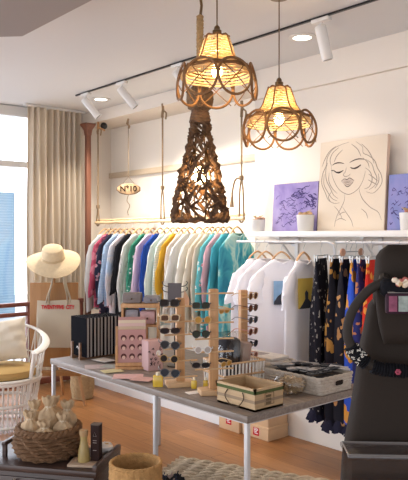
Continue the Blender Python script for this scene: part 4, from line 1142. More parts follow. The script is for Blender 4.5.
for k in range(15):
    row, col = k//3, k % 3
    x = 2.715-.085+.085*col+q.uniform(-.008, .008); y = 2.265-.145+.062*row+q.uniform(-.006, .006)
    kind = q.choice(['square', 'cat', 'aviator']); dark = q.random() < .55
    wrds = ['front', 'second', 'middle', 'fourth', 'rear'][row]
    o = thing('folded_sunglasses', (x, y, TZ+.090+q.uniform(0, .018)), '%s folded sunglasses in the grey woven tray, %s row, %s the wall' % ('dark' if dark else 'grey', wrds, ['away from', 'midway to', 'nearest']
        [col]), 'sunglasses', group='folded sunglasses in the woven tray', rot=(R(q.uniform(60, 85)), R(q.uniform(-8, 8)), RZ+q.uniform(-.6, .6)))
    shp = lens_shape(kind); mf = mat('tray_frame_%d' % (0 if dark else 1), (.015, .015, .018) if dark else (.36, .33, .31), .4)
    mm = MB()
    for s in (-1, 1): mm.tube([(s*.032+a*s*.9, 0, b*.9) for a, b in shp], .0045, 6, True)
    mm.tube([(-.01, 0, .008), (.01, 0, .008)], .004, 6)
    mm.build('frame', mf, o)
    for s in (-1, 1): MB().prism([(s*.032+a*s*.87, b*.87) for a, b in shp], lambda a, b, d: (a, d, b), -.001, .001).build('lens', mat('tray_lens', (.03, .03, .035), .12), o)
    mm = MB()
    for s in (-1, 1): mm.tube([(s*.066, .004, .010), (s*.02, .010, .008), (-s*.05, .012, -.006)], .0035, 6)
    mm.build('temple', mf, o)
# filling that carries them
mm = MB(); mm.box((0, 0, .034), (.235, .36, .066), bev=.012); o = mm.build('cloth_liner', mat('dark_liner', (.05, .045, .045), .9, bump=(60, .5)), loc=(2.715, 2.265, TZ+.0115)); tag(o, 'dark cloth liner under the sunglasses in the grey woven tray', 'cloth')
t2 = weave_tray((2.835, 2.725, TZ), .105, .19, .07, 'shallow pale woven tray of wrapped packets by the white T-shirts', M_GREYW, hole=False)
for k in range(4):
    z = TZ+.016+.0205*k
    o = thing('flat_packet', (2.835+q.uniform(-.006, .006), 2.725+q.uniform(-.01, .01), z), ['lowest wrapped packet in the pale woven tray', 'second wrapped packet from the bottom of the pale tray', 'third wrapped packet from the bottom of the pale tray', 'topmost wrapped packet in the pale woven tray'][k], 'packet', group='wrapped packets in the pale tray', rz=q.uniform(-.06, .06))
    MB().box((0, 0, .010), (.165, .31, .019), bev=.006).build('packet_body', mat('packet_%d' % (k % 2), [(.50, .46, .43), (.60, .56, .52)][k % 2], .5, var=(20, .25)), o)
    MB().box((0, .02, .0200), (.08, .12, .001)).build('printed_label', mat('packet_print', (.30, .26, .25), .7, var=(60, .5)), o, smooth=False)
# beads
bd = thing('bead_bowl', (2.47, 2.32, TZ), 'low brown heap of wooden bead bracelets between crate and woven tray', 'bracelets')
mm = MB()
for k in range(22):
    cxx, cyy, zz, ra = q.uniform(-.055, .055), q.uniform(-.05, .06), .008+.022*q.random(), q.uniform(.026, .034)
    a1, a2 = q.uniform(-.5, .5), q.uniform(-.5, .5)
    for j in range(16):
        a = 2*PI*j/16
        mm.ball((cxx+ra*cos(a), cyy+ra*sin(a), max(.006, zz+.01+ra*(a1*cos(a)+a2*sin(a))*.5)), .0058, 6, 4)
o = mm.build('wooden_beads', mat('brown_beads', (.30, .15, .085), .5, var=(40, .5)), bd)

# ================================================================ UNDER THE TABLE
def carton(x0, x1, y0, y1, z0, z1, lab, logo):
    r = thing('cardboard_box', ((x0+x1)/2, (y0+y1)/2, z0), lab, 'box', 0, 'cardboard boxes under the table')
    a, b, h = (x1-x0)/2, (y1-y0)/2, z1-z0
    MB().box((0, 0, h/2), (2*a, 2*b, h), bev=.003).build('carton', M_CARD, r)
    MB().box((0, 0, h-.009), (2*a+.006, 2*b+.006, .022), bev=.003).build('lid', M_CARD, r)
    if logo is not None:
        mm = MB(); mm.box((-a-.0012, logo, h*.52), (.002, .062, .062)); mm.build('red_label', M_RED, r, smooth=False)
        mm = MB()
        mm.box((-a-.0026, logo, h*.52+.010), (.0015, .040, .007)); mm.box((-a-.0026, logo+.006, h*.52-.002), (.0015, .03, .006)); mm.box((-a-.0026, logo-.003, h*.52-.014), (.0015, .036, .006))
        mm.tube([(-a-.0026, logo+.022, h*.52+.02), (-a-.0026, logo, h*.52+.024), (-a-.0026, logo-.022, h*.52+.018)], .003, 5)
        mm.build('white_marks', M_WPRINT, r, smooth=False)
carton(3.60, 3.825, 3.375, 3.655, 0, .10, 'lower brown cardboard box of the stack against the white wall', -.012)
carton(3.605, 3.825, 3.38, 3.65, .1005, .205, 'upper brown cardboard box of the stack against the white wall', None)
carton(3.575, 3.70, 3.668, 3.90, 0, .155, 'separate brown cardboard box with red label left of the stack', -.0)
# braided rug
A = onz(181, 462, .0); B_ = onz(257, 474, .0)
ang = math.atan2(B_.y-A.y, B_.x-A.x)
rg_ = thing('braided_rug', (A.x, A.y, 0), 'chunky braided jute rug on the floor under the table', 'rug', ang)
mm = MB()
for k in range(13):
    y = -.03-.058*k
    for ph in (0, PI):
        mm.tube([(x*.022, y+.014*sin(x*.7+ph), .024+.012*cos(x*.7+ph)) for x in range(0, 56)], .0135, 7)
o = mm.build('braids', mat('jute_braid', (.58, .46, .32), .95, bump=(150, .7), var=(25, .45)), rg_)
MB().box((.6, -.40, .005), (1.2, .78, .009)).build('backing', mat('jute_backing', (.05, .035, .025), .95), rg_)

# ================================================================ TALL BASKETS ON THE FLOOR IN FRONT
def basket(name, loc, prof_r, h, lab, m, rows, cols, cat='basket', rim_r=.008, rz=0., amp=.003, grp=None):
    """woven round basket: rows of stitches alternating in and out, hollow"""
    r = thing(name, loc, lab, cat, rz, grp)
    rg = []; n = cols*2
    for i in range(rows*2+1):
        t = i/(rows*2); rr = interp(prof_r, t)
        rg.append([((rr+amp*sin(k*PI/2+ (i//2)*PI*.5)+(amp*.8 if i % 2 else -amp*.4))*cos(2*PI*k/n), (rr+amp*sin(k*PI/2+(i//2)*PI*.5)+(amp*.8 if i % 2 else -amp*.4))*sin(2*PI*k/n), h*t) for k in range(n)])
    for t in (1., .7, .4, .06):
        rr = interp(prof_r, t)-.012
        rg.append([(rr*cos(2*PI*k/n), rr*sin(2*PI*k/n), h*t) for k in range(n)])
    mm = MB(); mm.loft(rg); mm.build('woven_body', m, r)
    mm = MB(); rr = interp(prof_r, 1)-.004
    for ph in (0, PI):
        mm.tube([((rr+rim_r*.5*cos(k*.9+ph))*cos(2*PI*k/120), (rr+rim_r*.5*cos(k*.9+ph))*sin(2*PI*k/120), h+rim_r*.5*sin(k*.9+ph)) for k in range(120)], rim_r, 6, True)
    mm.build('rim', m, r)
    return r
p = W(135.5, 463, 2.80)
basket('tall_raffia_basket', (p.x, p.y, 0), [(0, .095), (.3, .112), (.7, .116), (1, .111)], p.z, 'empty tall golden raffia basket in front of the table', M_RAFB, 26, 60, amp=.0022, rim_r=.006)
p = W(176, 484, 3.14)
b2 = basket('short_dark_basket', (p.x, p.y, 0), [(0, .075), (1, .088)], p.z-.03, 'basket holding dark yarn tassels, at the bottom edge beside the raffia basket', M_SEAG, 20, 40, amp=.002, rim_r=.005)
for k in range(9):
    a = k*2.4; rr = .020+.040*(k/9)
    c = (p.x+rr*cos(a)-.02, p.y+rr*sin(a)+.015, p.z-.02)
    col = [(.02, .02, .025), (.03, .035, .06), (.36, .26, .22)][0 if k % 4 < 2 else (1 if k % 4 == 2 else 2)]
    o = thing('yarn_pompom', c, ['black yarn pompom in the dark basket', 'black yarn pompom in the dark basket', 'navy yarn pompom in the dark basket', 'beige yarn pompom in the dark basket'][k % 4], 'pompom', group=['black pompoms', 'black pompoms', 'navy pompoms', 'beige pompoms'][k % 4])
    mm = MB(); lump(mm, (0, 0, .02), (.03, .03, .028), k, .10, 16, 10); mm.build('yarn_ball', mat('yarn_%d' % (k % 4), col, .95, bump=(90, 1.)), o)
    MB().tube([(0, 0, .045), (.006, 0, .055), (.012, .004, .060)], .003, 5).build('tie', mat('yarn_%d' % (k % 4), col, .95), o)
# ================================================================ DARK CHEST, BOTTOM LEFT
CZ = .50
A0 = onz(95, 472, CZ)
ca = RZ-.217
ch_ = thing('low_chest', (A0.x, A0.y, 0), 'low dark brown wooden chest carrying the basket of pouches', 'chest', ca)
CM = Matrix.Translation((A0.x, A0.y, 0)) @ Matrix.Rotation(ca, 4, 'Z')
MB().box((-.55, .15, CZ-.015), (1.12, .32, .03), bev=.006).build('top_board', M_DARKW, ch_)
MB().box((-.55, .155, (CZ-.03)/2+.03), (1.08, .29, CZ-.09), bev=.004).build('carcass', M_DARKW, ch_)
for x in (-.27, -.80):
    o = MB().box((x, .007, .36), (.50, .012, .17), bev=.004).build('drawer', M_DARKW, ch_)
    mm = MB(); mm.lathe([(.001, 0), (.008, 0), (.008, .012), (.016, .018), (.014, .028), (.001, .03)], seg=14)
    for v_ in range(len(mm.v)): a, b, c = mm.v[v_]; mm.v[v_] = (x-.12, .001-c, .43+b)
    mm.build('knob', mat('pale_knob', (.55, .48, .40), .4), o)
for x in (-1.06, -.04):
    for y in (.03, .28): MB().box((x, y, .03), (.05, .05, .06)).build('foot', M_DARKW, ch_)
MB().box((.0, .15, CZ+.012), (.022, .32, .03), bev=.004).build('end_rim', M_DARKW, ch_)
mm = MB(); mm.box((-.50, .10, CZ+.028), (.018, .018, .056)); mm.box((-.50, .29, CZ+.028), (.018, .018, .056)); mm.box((-.50, .195, CZ+.062), (.022, .22, .018), bev=.004); mm.build('carry_handle', M_DARKW, ch_)

bc = CM @ Vector((-.30, .155, CZ+.0005))
sb = basket('seagrass_basket', tuple(bc), [(0, .118), (.2, .150), (.5, .162), (.8, .158), (1, .146)], .135, 'round brown seagrass basket full of burlap pouches on the chest', M_SEAG, 8, 24, amp=.009, rim_r=.013)
q = random.Random(31)
PW = [(-.072, -.042, ''), (.002, -.083, ''), (.073, -.042, ''), (0, 0, ''), (-.073, .040, ''), (-.002, .083, ''), (.072, .042, '')]
PL = ['burlap pouch with tied neck at the left front of the seagrass basket', 'shortest burlap pouch at the front middle of the seagrass basket', 'burlap pouch with pale ribbon at the right front of the seagrass basket', 'tallest burlap pouch in the centre of the seagrass basket',
      'burlap pouch at the back left of the seagrass basket', 'burlap pouch at the back middle of the seagrass basket', 'burlap pouch at the back right of the seagrass basket']
for k, (x, y, w_) in enumerate(PW):
    a = RZ; c = Vector((bc.x+x*cos(a)-y*sin(a), bc.y+x*sin(a)+y*cos(a), CZ+.0105))
    h_ = [.215, .180, .205, .270, .240, .250, .240][k]; rr = .043
    o = thing('burlap_pouch', tuple(c), PL[k], 'pouch', RZ+q.uniform(-.3, .3), 'burlap pouches in the basket'); o.rotation_euler.x = -y*.5; o.rotation_euler.y = x*.5
    ph = q.uniform(0, 6); n = 42
    prof = [(0, .70), (.04, .90), (.25, 1.0), (.62, 1.08), (.73, .92), (.80, .46), (.83, .36), (.86, .44), (.91, .60), (.96, .68), (1, .62)]
    rg = []
    for i, (t, f) in enumerate(prof):
        am = .03 if t < .65 else (.14 if t > .78 else .08)
        rg.append([(rr*f*(1+am*sin(k2*PI*2/n*7+ph)+.05*sin(k2*2*PI/n*3+ph))*cos(2*PI*k2/n)*1.05, rr*f*(1+am*sin(k2*2*PI/n*7+ph))*sin(2*PI*k2/n)*.8, h_*(t+(.02*sin(k2*2*PI/n*5+ph) if t > .93 else 0))) for k2 in range(n)])
    for t, f in ((.94, .48), (.83, .2)): rg.append([(rr*f*cos(2*PI*k2/n), rr*f*sin(2*PI*k2/n)*.8, h_*t) for k2 in range(n)])
    MB().loft(rg).build('sack', M_BURL, o)
    mm = MB()
    for j in range(2): mm.tube([(rr*.36*cos(2*PI*k2/14), rr*.30*sin(2*PI*k2/14), h_*(.82+.02*j)) for k2 in range(14)], .0026, 5, True)
    mm.tube(spline([(.0, -rr*.32, h_*.825), (.012, -rr*.55, h_*.70), (.02, -rr*.85, h_*.58), (.016, -rr*.9, h_*.47)], 4), .0018, 5)
    mm.tube(spline([(.0, -rr*.32, h_*.825), (-.008, -rr*.6, h_*.68), (-.004, -rr*.9, h_*.55)], 4), .0018, 5)
    mm.build('drawstring', mat('pale_string', (.62, .52, .38), .9), o)

bp_ = CM @ Vector((-.078, .085, CZ))
sbd = thing('serving_board', (bp_.x, bp_.y, CZ+.0005), 'small pale wooden board under the ochre bottle on the chest', 'board', RZ-.1)
MB().box((0, 0, .006), (.15, .115, .012), bev=.004).build('board', mat('worn_board', (.42, .31, .22), .7, var=(20, .15)), sbd)
c = CM @ Vector((-.088, .080, CZ+.0128))
vs = thing('ochre_bottle', tuple(c), 'ochre ceramic bottle with narrow waist on the small board', 'bottle', RZ)
MB().lathe([(.001, 0), (.027, 0), (.028, .01), (.025, .05), (.018, .085), (.0155, .10), (.017, .118), (.001, .118)], seg=22).build('body', mat('ochre_glaze', (.33, .24, .085), .4, var=(30, .25)), vs)
MB().lathe([(.001, .118), (.0185, .118), (.020, .125), (.020, .145), (.001, .147)], seg=18).build('stopper', mat('stopper_tan', (.38, .25, .13), .7), vs)
c = CM @ Vector((-.038, .110, CZ+.0128))
bxx = thing('perfume_box', tuple(c), 'tall dark box standing beside the ochre bottle', 'box', RZ-.25)
MB().box((0, 0, .083), (.042, .040, .166), bev=.002).build('carton', mat('dark_aubergine', (.028, .014, .012), .8), bxx)
MB().box((0, 0, .1675), (.043, .041, .004)).build('lid', mat('brown_lid', (.12, .09, .07), .6), bxx)
mm = MB()
mm.tube([(-.008, -.0205, .115), (0, -.0205, .135), (.008, -.0205, .115)], .0012, 5, True)
for z in (.095, .085, .05): mm.box((0, -.0205, z), (.018, .001, .003))
mm.build('pale_print', mat('faded_print', (.26, .22, .2), .8), bxx)
c = CM @ Vector((-.055, .235, CZ))
cp = thing('crumpled_tissue', (c.x, c.y, CZ+.004), 'crumpled white tissue packet behind the dark box', 'packet', RZ)
mm = MB(); lump(mm, (0, 0, .024), (.055, .03, .026), 14, .13, 22, 10); mm.build('tissue', mat('tissue_paper', (.66, .63, .60), .6, bump=(40, .6)), cp)
MB().box((.012, -.012, .040), (.035, .004, .02), (R(-40), 0, .2)).build('gold_sticker', mat('gold_foil', (.5, .34, .15), .4), cp)

# ================================================================ WHITE RATTAN ARMCHAIR
ac = W(3, 400, 5.36)
ar = thing('rattan_armchair', (ac.x, ac.y, 0), 'white rattan tub armchair in front of the window', 'armchair', RZ)
# local: x to the viewer's right, y away; the back is on the far side
SR, SZ = .30, .40
mm = MB()
for z, rr in ((SZ, SR), (SZ-.02, SR-.004), (.03, SR-.05), (.20, SR-.035)):
    mm.tube([(rr*cos(2*PI*k/60), rr*sin(2*PI*k/60), z) for k in range(60)], .014, 8, True)
mm.build('seat_ring', M_WICKER, ar)
for k in range(44):
    a = 2*PI*k/44
    MB().tube([((SR-.055)*cos(a), (SR-.055)*sin(a), .0), ((SR-.035)*cos(a), (SR-.035)*sin(a), .2), (SR*cos(a), SR*sin(a), SZ)], .0065, 6).build('base_spindle', M_WICKER, ar)
MB().lathe([(.001, SZ-.03), (SR-.01, SZ-.03), (SR-.01, SZ+.006), (.001, SZ+.006)], seg=40).build('seat_deck', M_WICKER, ar)
def arm(a):     # height and radius of the arm band at angle a (pi/2 = back)
    t = (1+cos(a-R(105)))/2
    return .60+.19*t**1.3, SR+.03+.03*t
a0, a1 = R(-28), R(238)
band = []
for k in range(61):
    a = lerp(a0, a1, k/60); z, rr = arm(a); band.append((rr*cos(a), rr*sin(a), z))
mm = MB()
rgs = []
for i, pnt in enumerate(band):
    a = lerp(a0, a1, i/60); n_ = Vector((cos(a), sin(a), 0)); P = Vector(pnt)
    rgs.append([P+n_*(.031*cos(2*PI*k/12))+Vector((0, 0, .014*sin(2*PI*k/12)-.008*cos(2*PI*k/12))) for k in range(12)])
mm.loft(rgs); mm.build('arm_band', M_WICKER, ar)
for e in (0, 60):
    P = Vector(band[e]); a = lerp(a0, a1, e/60)
    MB().tube(spline([P, (P.x*.97, P.y*.97, .55), (SR*cos(a), SR*sin(a), SZ), ((SR-.05)*cos(a), (SR-.05)*sin(a), 0)], 5), .016, 8).build('front_post', M_WICKER, ar)
for k in range(40):
    a = lerp(a0, a1, (k+.7)/41); z, rr = arm(a)
    sgn = .06 if k % 2 else -.06
    MB().tube([(SR*cos(a+sgn), SR*sin(a+sgn), SZ), ((rr+SR)/2*cos(a), (rr+SR)/2*sin(a), (SZ+z)/2), (rr*cos(a-sgn), rr*sin(a-sgn), z-.01)], .0055, 6).build('back_spindle', M_WICKER, ar)
mm = MB()
mm.tube([((SR+.02)*cos(lerp(a0, a1, k/40)), (SR+.02)*sin(lerp(a0, a1, k/40)), lerp(SZ, arm(lerp(a0, a1, k/40))[0], .45)) for k in range(41)], .006, 6)
mm.build('weave_band', M_WICKER, ar)
cs = thing('seat_cushion', (ac.x, ac.y, SZ+.008), 'thick round mustard cushion on the rattan armchair', 'cushion', RZ)
MB().lathe([(.001, 0), (SR-.05, 0), (SR-.030, .014), (SR-.024, .035), (SR-.030, .058), (SR-.055, .074), (.001, .082)], seg=48).build('cover', M_MUST, cs)
mm = MB()
for z in (.014, .058): mm.tube([((SR-.030)*cos(2*PI*k/60), (SR-.030)*sin(2*PI*k/60), z) for k in range(60)], .005, 6, True)
mm.build('piping', M_MUST, cs)
pl = thing('linen_pillow', (ac.x, ac.y, SZ+.108), 'creased linen pillow leaning in the rattan armchair', 'pillow', RZ)
mm = MB(); rgs = []
n = 40
def pil(u_, v_):
    e = max(0, (1-u_**4))*max(0, (1-v_**4)); return .075*e**.5
top_ = []; bot_ = []
ML = Matrix.Translation((.0, .03, .0)) @ Matrix.Rotation(R(-22), 4, 'X') @ Matrix.Rotation(R(-9), 4, 'Y')
for s, arr in ((-1, top_), (1, bot_)):
    for i in range(22):
        row = []
        for j in range(22):
            u_, v_ = -1+2*j/21, -1+2*i/21
            pin = 1-.07*(abs(u_)*abs(v_))
            y_ = s*pil(u_, v_)+.009*sin(u_*7+v_*4)*(1-u_*u_)+.006*sin(v_*12-u_*3)*(1-v_*v_)
            row.append(ML @ Vector((u_*.195*(1-.06*(1-abs(v_))*0+.05*abs(v_)**3-.04), y_, .185+v_*.180*(1-.06*(1-u_*u_)))))
        arr.append(row)
for arr in (top_, bot_):
    mm.add([p_ for r_ in arr for p_ in r_], [(i*22+j, i*22+j+1, (i+1)*22+j+1, (i+1)*22+j) for i in range(21) for j in range(21)])
mm.build('pillow_cover', M_LINEN, pl)

# ================================================================ WINDOW RAIL
rl = thing('window_rail', (1.6, 5.92, 0), 'dark red-brown wooden railing in front of the window', 'railing')
MB().box((.85, 0, .895), (2.1, .06, .04), bev=.006).build('top_rail', M_RAIL, rl)
MB().box((.0, -.02, .80), (2.3, .045, .05), bev=.006).build('lower_rail', M_RAIL, rl) if False else MB().box((.85, -.0, .80), (2.1, .04, .04), bev=.006).build('lower_rail', M_RAIL, rl)
MB().box((.85, 0, .12), (2.1, .04, .06), bev=.006).build('lower_rail', M_RAIL, rl)
for x in (-.15, .62, 1.30, 1.87): MB().box((x, 0, .45), (.05, .05, .90), bev=.005).build('post', M_RAIL, rl)

# ================================================================ DISPLAY STAND, TOTE, HAT
st = W(54, 330, 6.0)
es = thing('display_easel', (st.x, st.y, 0), 'brown wooden display board on splayed legs behind the armchair', 'stand', RZ)
M_BRD = wood('honey_board', (.30, .135, .035), (.38, .18, .055), 4, (8, 8, 1), .5)
MB().box((0, 0, .74), (.445, .022, .78), (R(0), 0, 0), .006).build('board', M_BRD, es)
MB().box((0, -.035, .30), (.52, .07, .045), bev=.006).build('ledge', M_BRD, es)
for s in (-1, 1): MB().tube([(s*.215, -.02, .36), (s*.295, -.05, 0)], [.018, .013], 8).build('leg', M_BEECH, es)
MB().tube([(0, .02, .8), (0, .38, 0)], [.018, .014], 8).build('rear_leg', M_BEECH, es)
MB().tube([(0, .0, 1.12), (0, .0, 1.27)], .014, 8).build('hat_peg', M_BRD, es)
MB().tube([(-.075, -.012, 1.19), (.075, -.012, 1.19)], .010, 8).build('crossbar', M_BRD, es)
# tote bag
to = thing('tote_bag', tuple(W(59, 300, 5.93)), 'natural cotton tote bag with red lettering hanging on the display board', 'bag', RZ)
tw, thh = .192, .43
g = []
rgs = []
for i in range(14):
    t = i/13; z = -thh*t; ring = []
    for k in range(40):
        a = 2*PI*k/40; x = (tw+.006*sin(t*3))*(abs(cos(a))**.35)*(1 if cos(a) >= 0 else -1)
        y = (.004+.022*sin(PI*min(1, t*1.0)*.9)+.003*sin(t*9+x*14))*(abs(sin(a))**.6)*(1 if sin(a) >= 0 else -1)
        ring.append((x, y-.03, z+.006*sin(x*16)*(i == 0)))
    rgs.append(ring)
MB().loft(rgs).build('bag_body', M_CANVAS, to)
zs_ = 1.197-to.location.z
for s in (-1, 1):
    pts = spline([(s*.085, -.038, -.035), (s*.080, -.042, .05), (s*.055, -.042, zs_*.7), (s*.052, -.024, zs_+.012), (s*.055, .012, zs_+.008), (s*.07, -.018, zs_*.6), (s*.10, -.024, .04), (s*.115, -.028, -.03)], 5)
    MB().tube(pts, .024, 10, flat=.2).build('strap', M_CANVAS, to)
Mt = Matrix(((1, 0, 0, 0), (0, 0, -1, -.052), (0, 1, 0, -.062), (0, 0, 0, 1)))
lt = text_mesh('TWENTYFIVE  CITY', .050, .0012, Mt, 'red_lettering', M_RED, to, .80, .0016)
wdt = max(v.co.x for v in lt.data.vertices)-min(v.co.x for v in lt.data.vertices)
for v in lt.data.vertices: v.co.x *= .30/wdt
# straw hat
ht = W(53, 258, 5.93)
hat = thing('straw_hat', tuple(ht), 'wide-brimmed natural straw hat above the tote bag', 'hat', rot=(R(30), R(4), RZ))
M_STRAW = mat('natural_straw', (.72, .58, .38), .9, bump=(150, .5), var=(40, .12))
rgs = []
n = 64
prof = [(.001, .125), (.05, .122), (.088, .102), (.103, .06), (.106, .006), (.13, -.004), (.18, -.014), (.225, -.03), (.240, -.042)]
def hr(prof, off):
    out = []
    for r_, z in prof:
        out.append([((r_+(off if r_ > .05 else 0))*cos(2*PI*k/n), (r_+(off if r_ > .05 else 0))*sin(2*PI*k/n)*(.96), z+(off*1.2 if r_ < .11 else 0)+(-.0+.022*sin(2*2*PI*k/n+.7)*max(0, (r_-.11)/.13))) for k in range(n)])
    return out
outer = hr(prof, 0); inner = [[(x*.985, y*.985, z-.006) for x, y, z in r_] for r_ in outer]
mm = MB(); mm.loft(outer+inner[::-1]); mm.build('crown_and_brim', M_STRAW, hat)
mm = MB(); mm.tube([(.240*cos(2*PI*k/n), .240*sin(2*PI*k/n)*.96, -.044+.022*sin(4*PI*k/n+.7)) for k in range(n)], .005, 6, True); mm.build('brim_edge', M_STRAW, hat)
mm = MB(); mm.lathe([(.104, .006), (.109, .004), (.109, .022), (.104, .024)], seg=40, cap=False); mm.build('hat_band', mat('straw_band', (.62, .48, .30), .9), hat)
# floor basket behind the easel
p = onz(81, 400, 0)
fb_ = basket('floor_basket', (p.x+.05, p.y+.06, 0), [(0, .095), (.5, .112), (1, .110)], .225, 'small straw basket on the floor behind the splayed easel leg', mat('pale_straw_weave', (.50, .36, .20), .85, bump=(150, .6), var=(40, .3)), 12, 34, amp=.003)

# ================================================================ TALL PADDED CHAIR, FRONT RIGHT
D_ = 1.90
pc_ = W(424, 300, D_)
pcr = thing('padded_chair', (pc_.x, pc_.y, 0), 'tall dark grey padded chair with headrest and looped arm bar', 'chair', RZ)
M_PAD = mat('charcoal_upholstery', (.023, .0165, .0125), .8, bump=(200, .15), var=(5, .12), spec=.15)
M_PADL = mat('charcoal_tube_cover', (.028, .022, .018), .7)
px2 = D_/F
def slab(levels, ydepth, yoff=0., n=40, pw=.45):
    rgs = []
    for z, hw_, th_ in levels:
        ring = []
        for k in range(n):
            a = 2*PI*k/n
            ring.append((hw_*(abs(cos(a))**pw)*(1 if cos(a) >= 0 else -1), yoff+th_*(abs(sin(a))**pw)*(1 if sin(a) >= 0 else -1), z))
        rgs.append(ring)
    return rgs
zy = lambda y: CAMZ-(y-237)*px2
MB().loft(slab([(.46, .255, .04), (.50, .26, .05), (zy(457), .236, .055), (zy(410), .212, .055), (zy(345), .184, .05), (zy(305), .160, .045), (zy(300), .150, .03)], 0)).build('backrest', M_PAD, pcr)
hl = []
for i in range(11):
    t = i/10; z = lerp(zy(304), zy(244.5), t)
    hl.append((z, .154*(1-.09*t) if t < .75 else .154*(.9325-.22*((t-.75)/.25)**2), .05*max(.25, math.sqrt(max(.02, 1-(2*t-1)**4)))))
MB().loft(slab(hl, 0, -.02, pw=.5)).build('headrest', M_PAD, pcr)
pdl = []
for i in range(11):
    t = i/10; z = lerp(zy(340), zy(288), t)
    pdl.append((z, .158*(1-.14*(1-t)**2), .030*max(.2, math.sqrt(max(.02, 1-(2*t-1)**4)))))
MB().loft(slab(pdl, 0, -.068, pw=.5)).build('back_pad', M_PAD, pcr)
mm = MB(); sl_ = []
for sgn in (-1,):
    pass
hoop = [W(x, y, D_-.10) for x, y in ((384, 282), (368, 291), (353, 310), (347.5, 330), (351, 346), (362, 360), (378, 368.5), (400, 371), (424, 372))]
inv = (Matrix.Translation((pc_.x, pc_.y, 0)) @ Matrix.Rotation(RZ, 4, 'Z')).inverted()
hp = [inv @ h_ for h_ in hoop]
hp = hp+[Vector((-v.x, v.y, v.z)) for v in hp[-2::-1]]
hps = spline(hp, 6)
MB().tube(hps, .0135, 12).build('arm_hoop', M_PADL, pcr)
for s in (-1, 1):
    P = hp[0] if s < 0 else hp[-1]
    MB().tube([P, (P.x*.9, -.05, P.z+.01), (P.x*.85, -.02, P.z+.015)], .015, 8).build('hoop_mount', M_PADL, pcr)
mm = MB(); mm.tube(spline([hp[1]+Vector((.05, .03, -.015)), hp[2]+Vector((.085, .03, -.03)), hp[3]+Vector((.105, .035, -.065))], 5), .006, 6); 
MB().box((0, .27, .45), (.50, .50, .10), bev=.04).build('seat', M_PAD, pcr)
MB().cyl((0, .27, .06), (0, .27, .40), .035, seg=16).build('column', M_STEEL, pcr)
mm = MB(); mm.lathe([(.001, 0), (.24, 0), (.24, .02), (.05, .06), (.001, .065)], (0, .27, 0), 32); mm.build('base_disc', M_STEEL, pcr)
def along(i0, i1, rad, nm, lab, m, cat, puff=.3):
    seg = hps[i0:i1]
    c = seg[len(seg)//2]
    base = Matrix.Translation((pc_.x, pc_.y, 0)) @ Matrix.Rotation(RZ, 4, 'Z')
    r = thing(nm, tuple(base @ c), lab, cat, RZ)
    # densify
    pts = []
    for a, b in zip(seg, seg[1:]):
        for k in range(4): pts.append(a.lerp(b, k/4)-c)
    pts.append(seg[-1]-c); N = len(pts)
    mm = MB(); mm.tube(pts, [rad*(1+puff*.4*sin(i*1.9))*(.9 if i in (0, N-1) else 1) for i in range(N)], 14); mm.build('gathered_cloth', m, r)
    return r, pts
i_ = [0]*0
r, pts = along(24, 33, .0205, 'head_scarf', 'black head scarf with white script wrapped on the chair arm bar', M_BLACKC, 'scarf')
mm = MB(); q = random.Random(17); mid_ = pts[len(pts)//2-4]
for k in range(26):
    i = q.randint(1, len(pts)//2+3); a = q.uniform(-1.15, 1.15)
    t_ = (pts[i+1]-pts[i-1]).normalized(); sd = t_.cross(Vector((0, -1, 0))).normalized()
    P = pts[i]+Vector((0, -1, 0))*(.0225*cos(a))+sd*(.0225*sin(a))
    mm.tube(spline([P, P+t_*.005+sd*q.uniform(-.004, .004), P+t_*q.uniform(-.003, .008)+sd*q.uniform(-.007, .007)], 3), .0011, 5)
mm.build('white_script', mat('script_print', (.55, .52, .46), .8), r)
r, pts = along(34, 45, .0185, 'velvet_scrunchie', 'black scrunchie with a pink flower on the lower arm bar', M_BLACKC, 'scrunchie')
mm = MB(); P = pts[len(pts)//2+8]
for k in range(6):
    a = k*PI/3; mm.ball((P.x+.005*cos(a), P.y-.020, P.z+.005*sin(a)), (.004, .003, .004), 8, 5)
mm.build('pink_flower', mat('pink_petals', (.28, .05, .08), .7), r)
base = Matrix.Translation((pc_.x, pc_.y, 0)) @ Matrix.Rotation(RZ, 4, 'Z')
c = base @ Vector((-.05, -.115, zy(284)))
r = thing('hair_wrap', tuple(c), 'black cloth hair wrap stretched below the headrest', 'hair wrap', RZ)
mm = MB(); mm.loft(slab([(-.026, .100, .018), (-.018, .108, .024), (0, .11, .026), (.016, .108, .024), (.022, .100, .016)], 0, pw=.4)); mm.build('wrap_cloth', M_BLACKC, r)
mm = MB(); q = random.Random(3)
for k in range(9): mm.ball((-.078+.045*q.random(), -.028, .006+.018*q.random()), (.009, .008, .008), 8, 5)
mm.build('floral_knot', patt('cream_flower_cloth', [(.60, .42, .24), (.40, .12, .10), (.62, .52, .40)], 'cells', 60, [0, .4, .6]), r)
c = base @ Vector((-.075, -.135, zy(307)))
r = thing('zip_pouch', tuple(c), 'small dark pouch with a colourful picture hanging below the hair wrap', 'pouch', RZ)
MB().box((0, 0, .024), (.15, .022, .056), bev=.006).build('pouch_body', mat('maroon_pouch', (.03, .012, .02), .7), r)
for x, w__, col in ((-.058, .022, (.20, .06, .10)), (-.022, .042, (.26, .30, .27)), (.036, .045, (.16, .15, .16))):
    MB().box((x, -.0118, .024), (w__, .002, .042)).build('picture_patch', mat('pouch_picture_%d' % int(col[0]*100), col, .7, var=(70, .6)), r, smooth=False)
mm = MB(); mm.tube([(-.07, -.002, .053), (.07, -.002, .053)], .003, 6); mm.build('zip', M_STEEL, r)
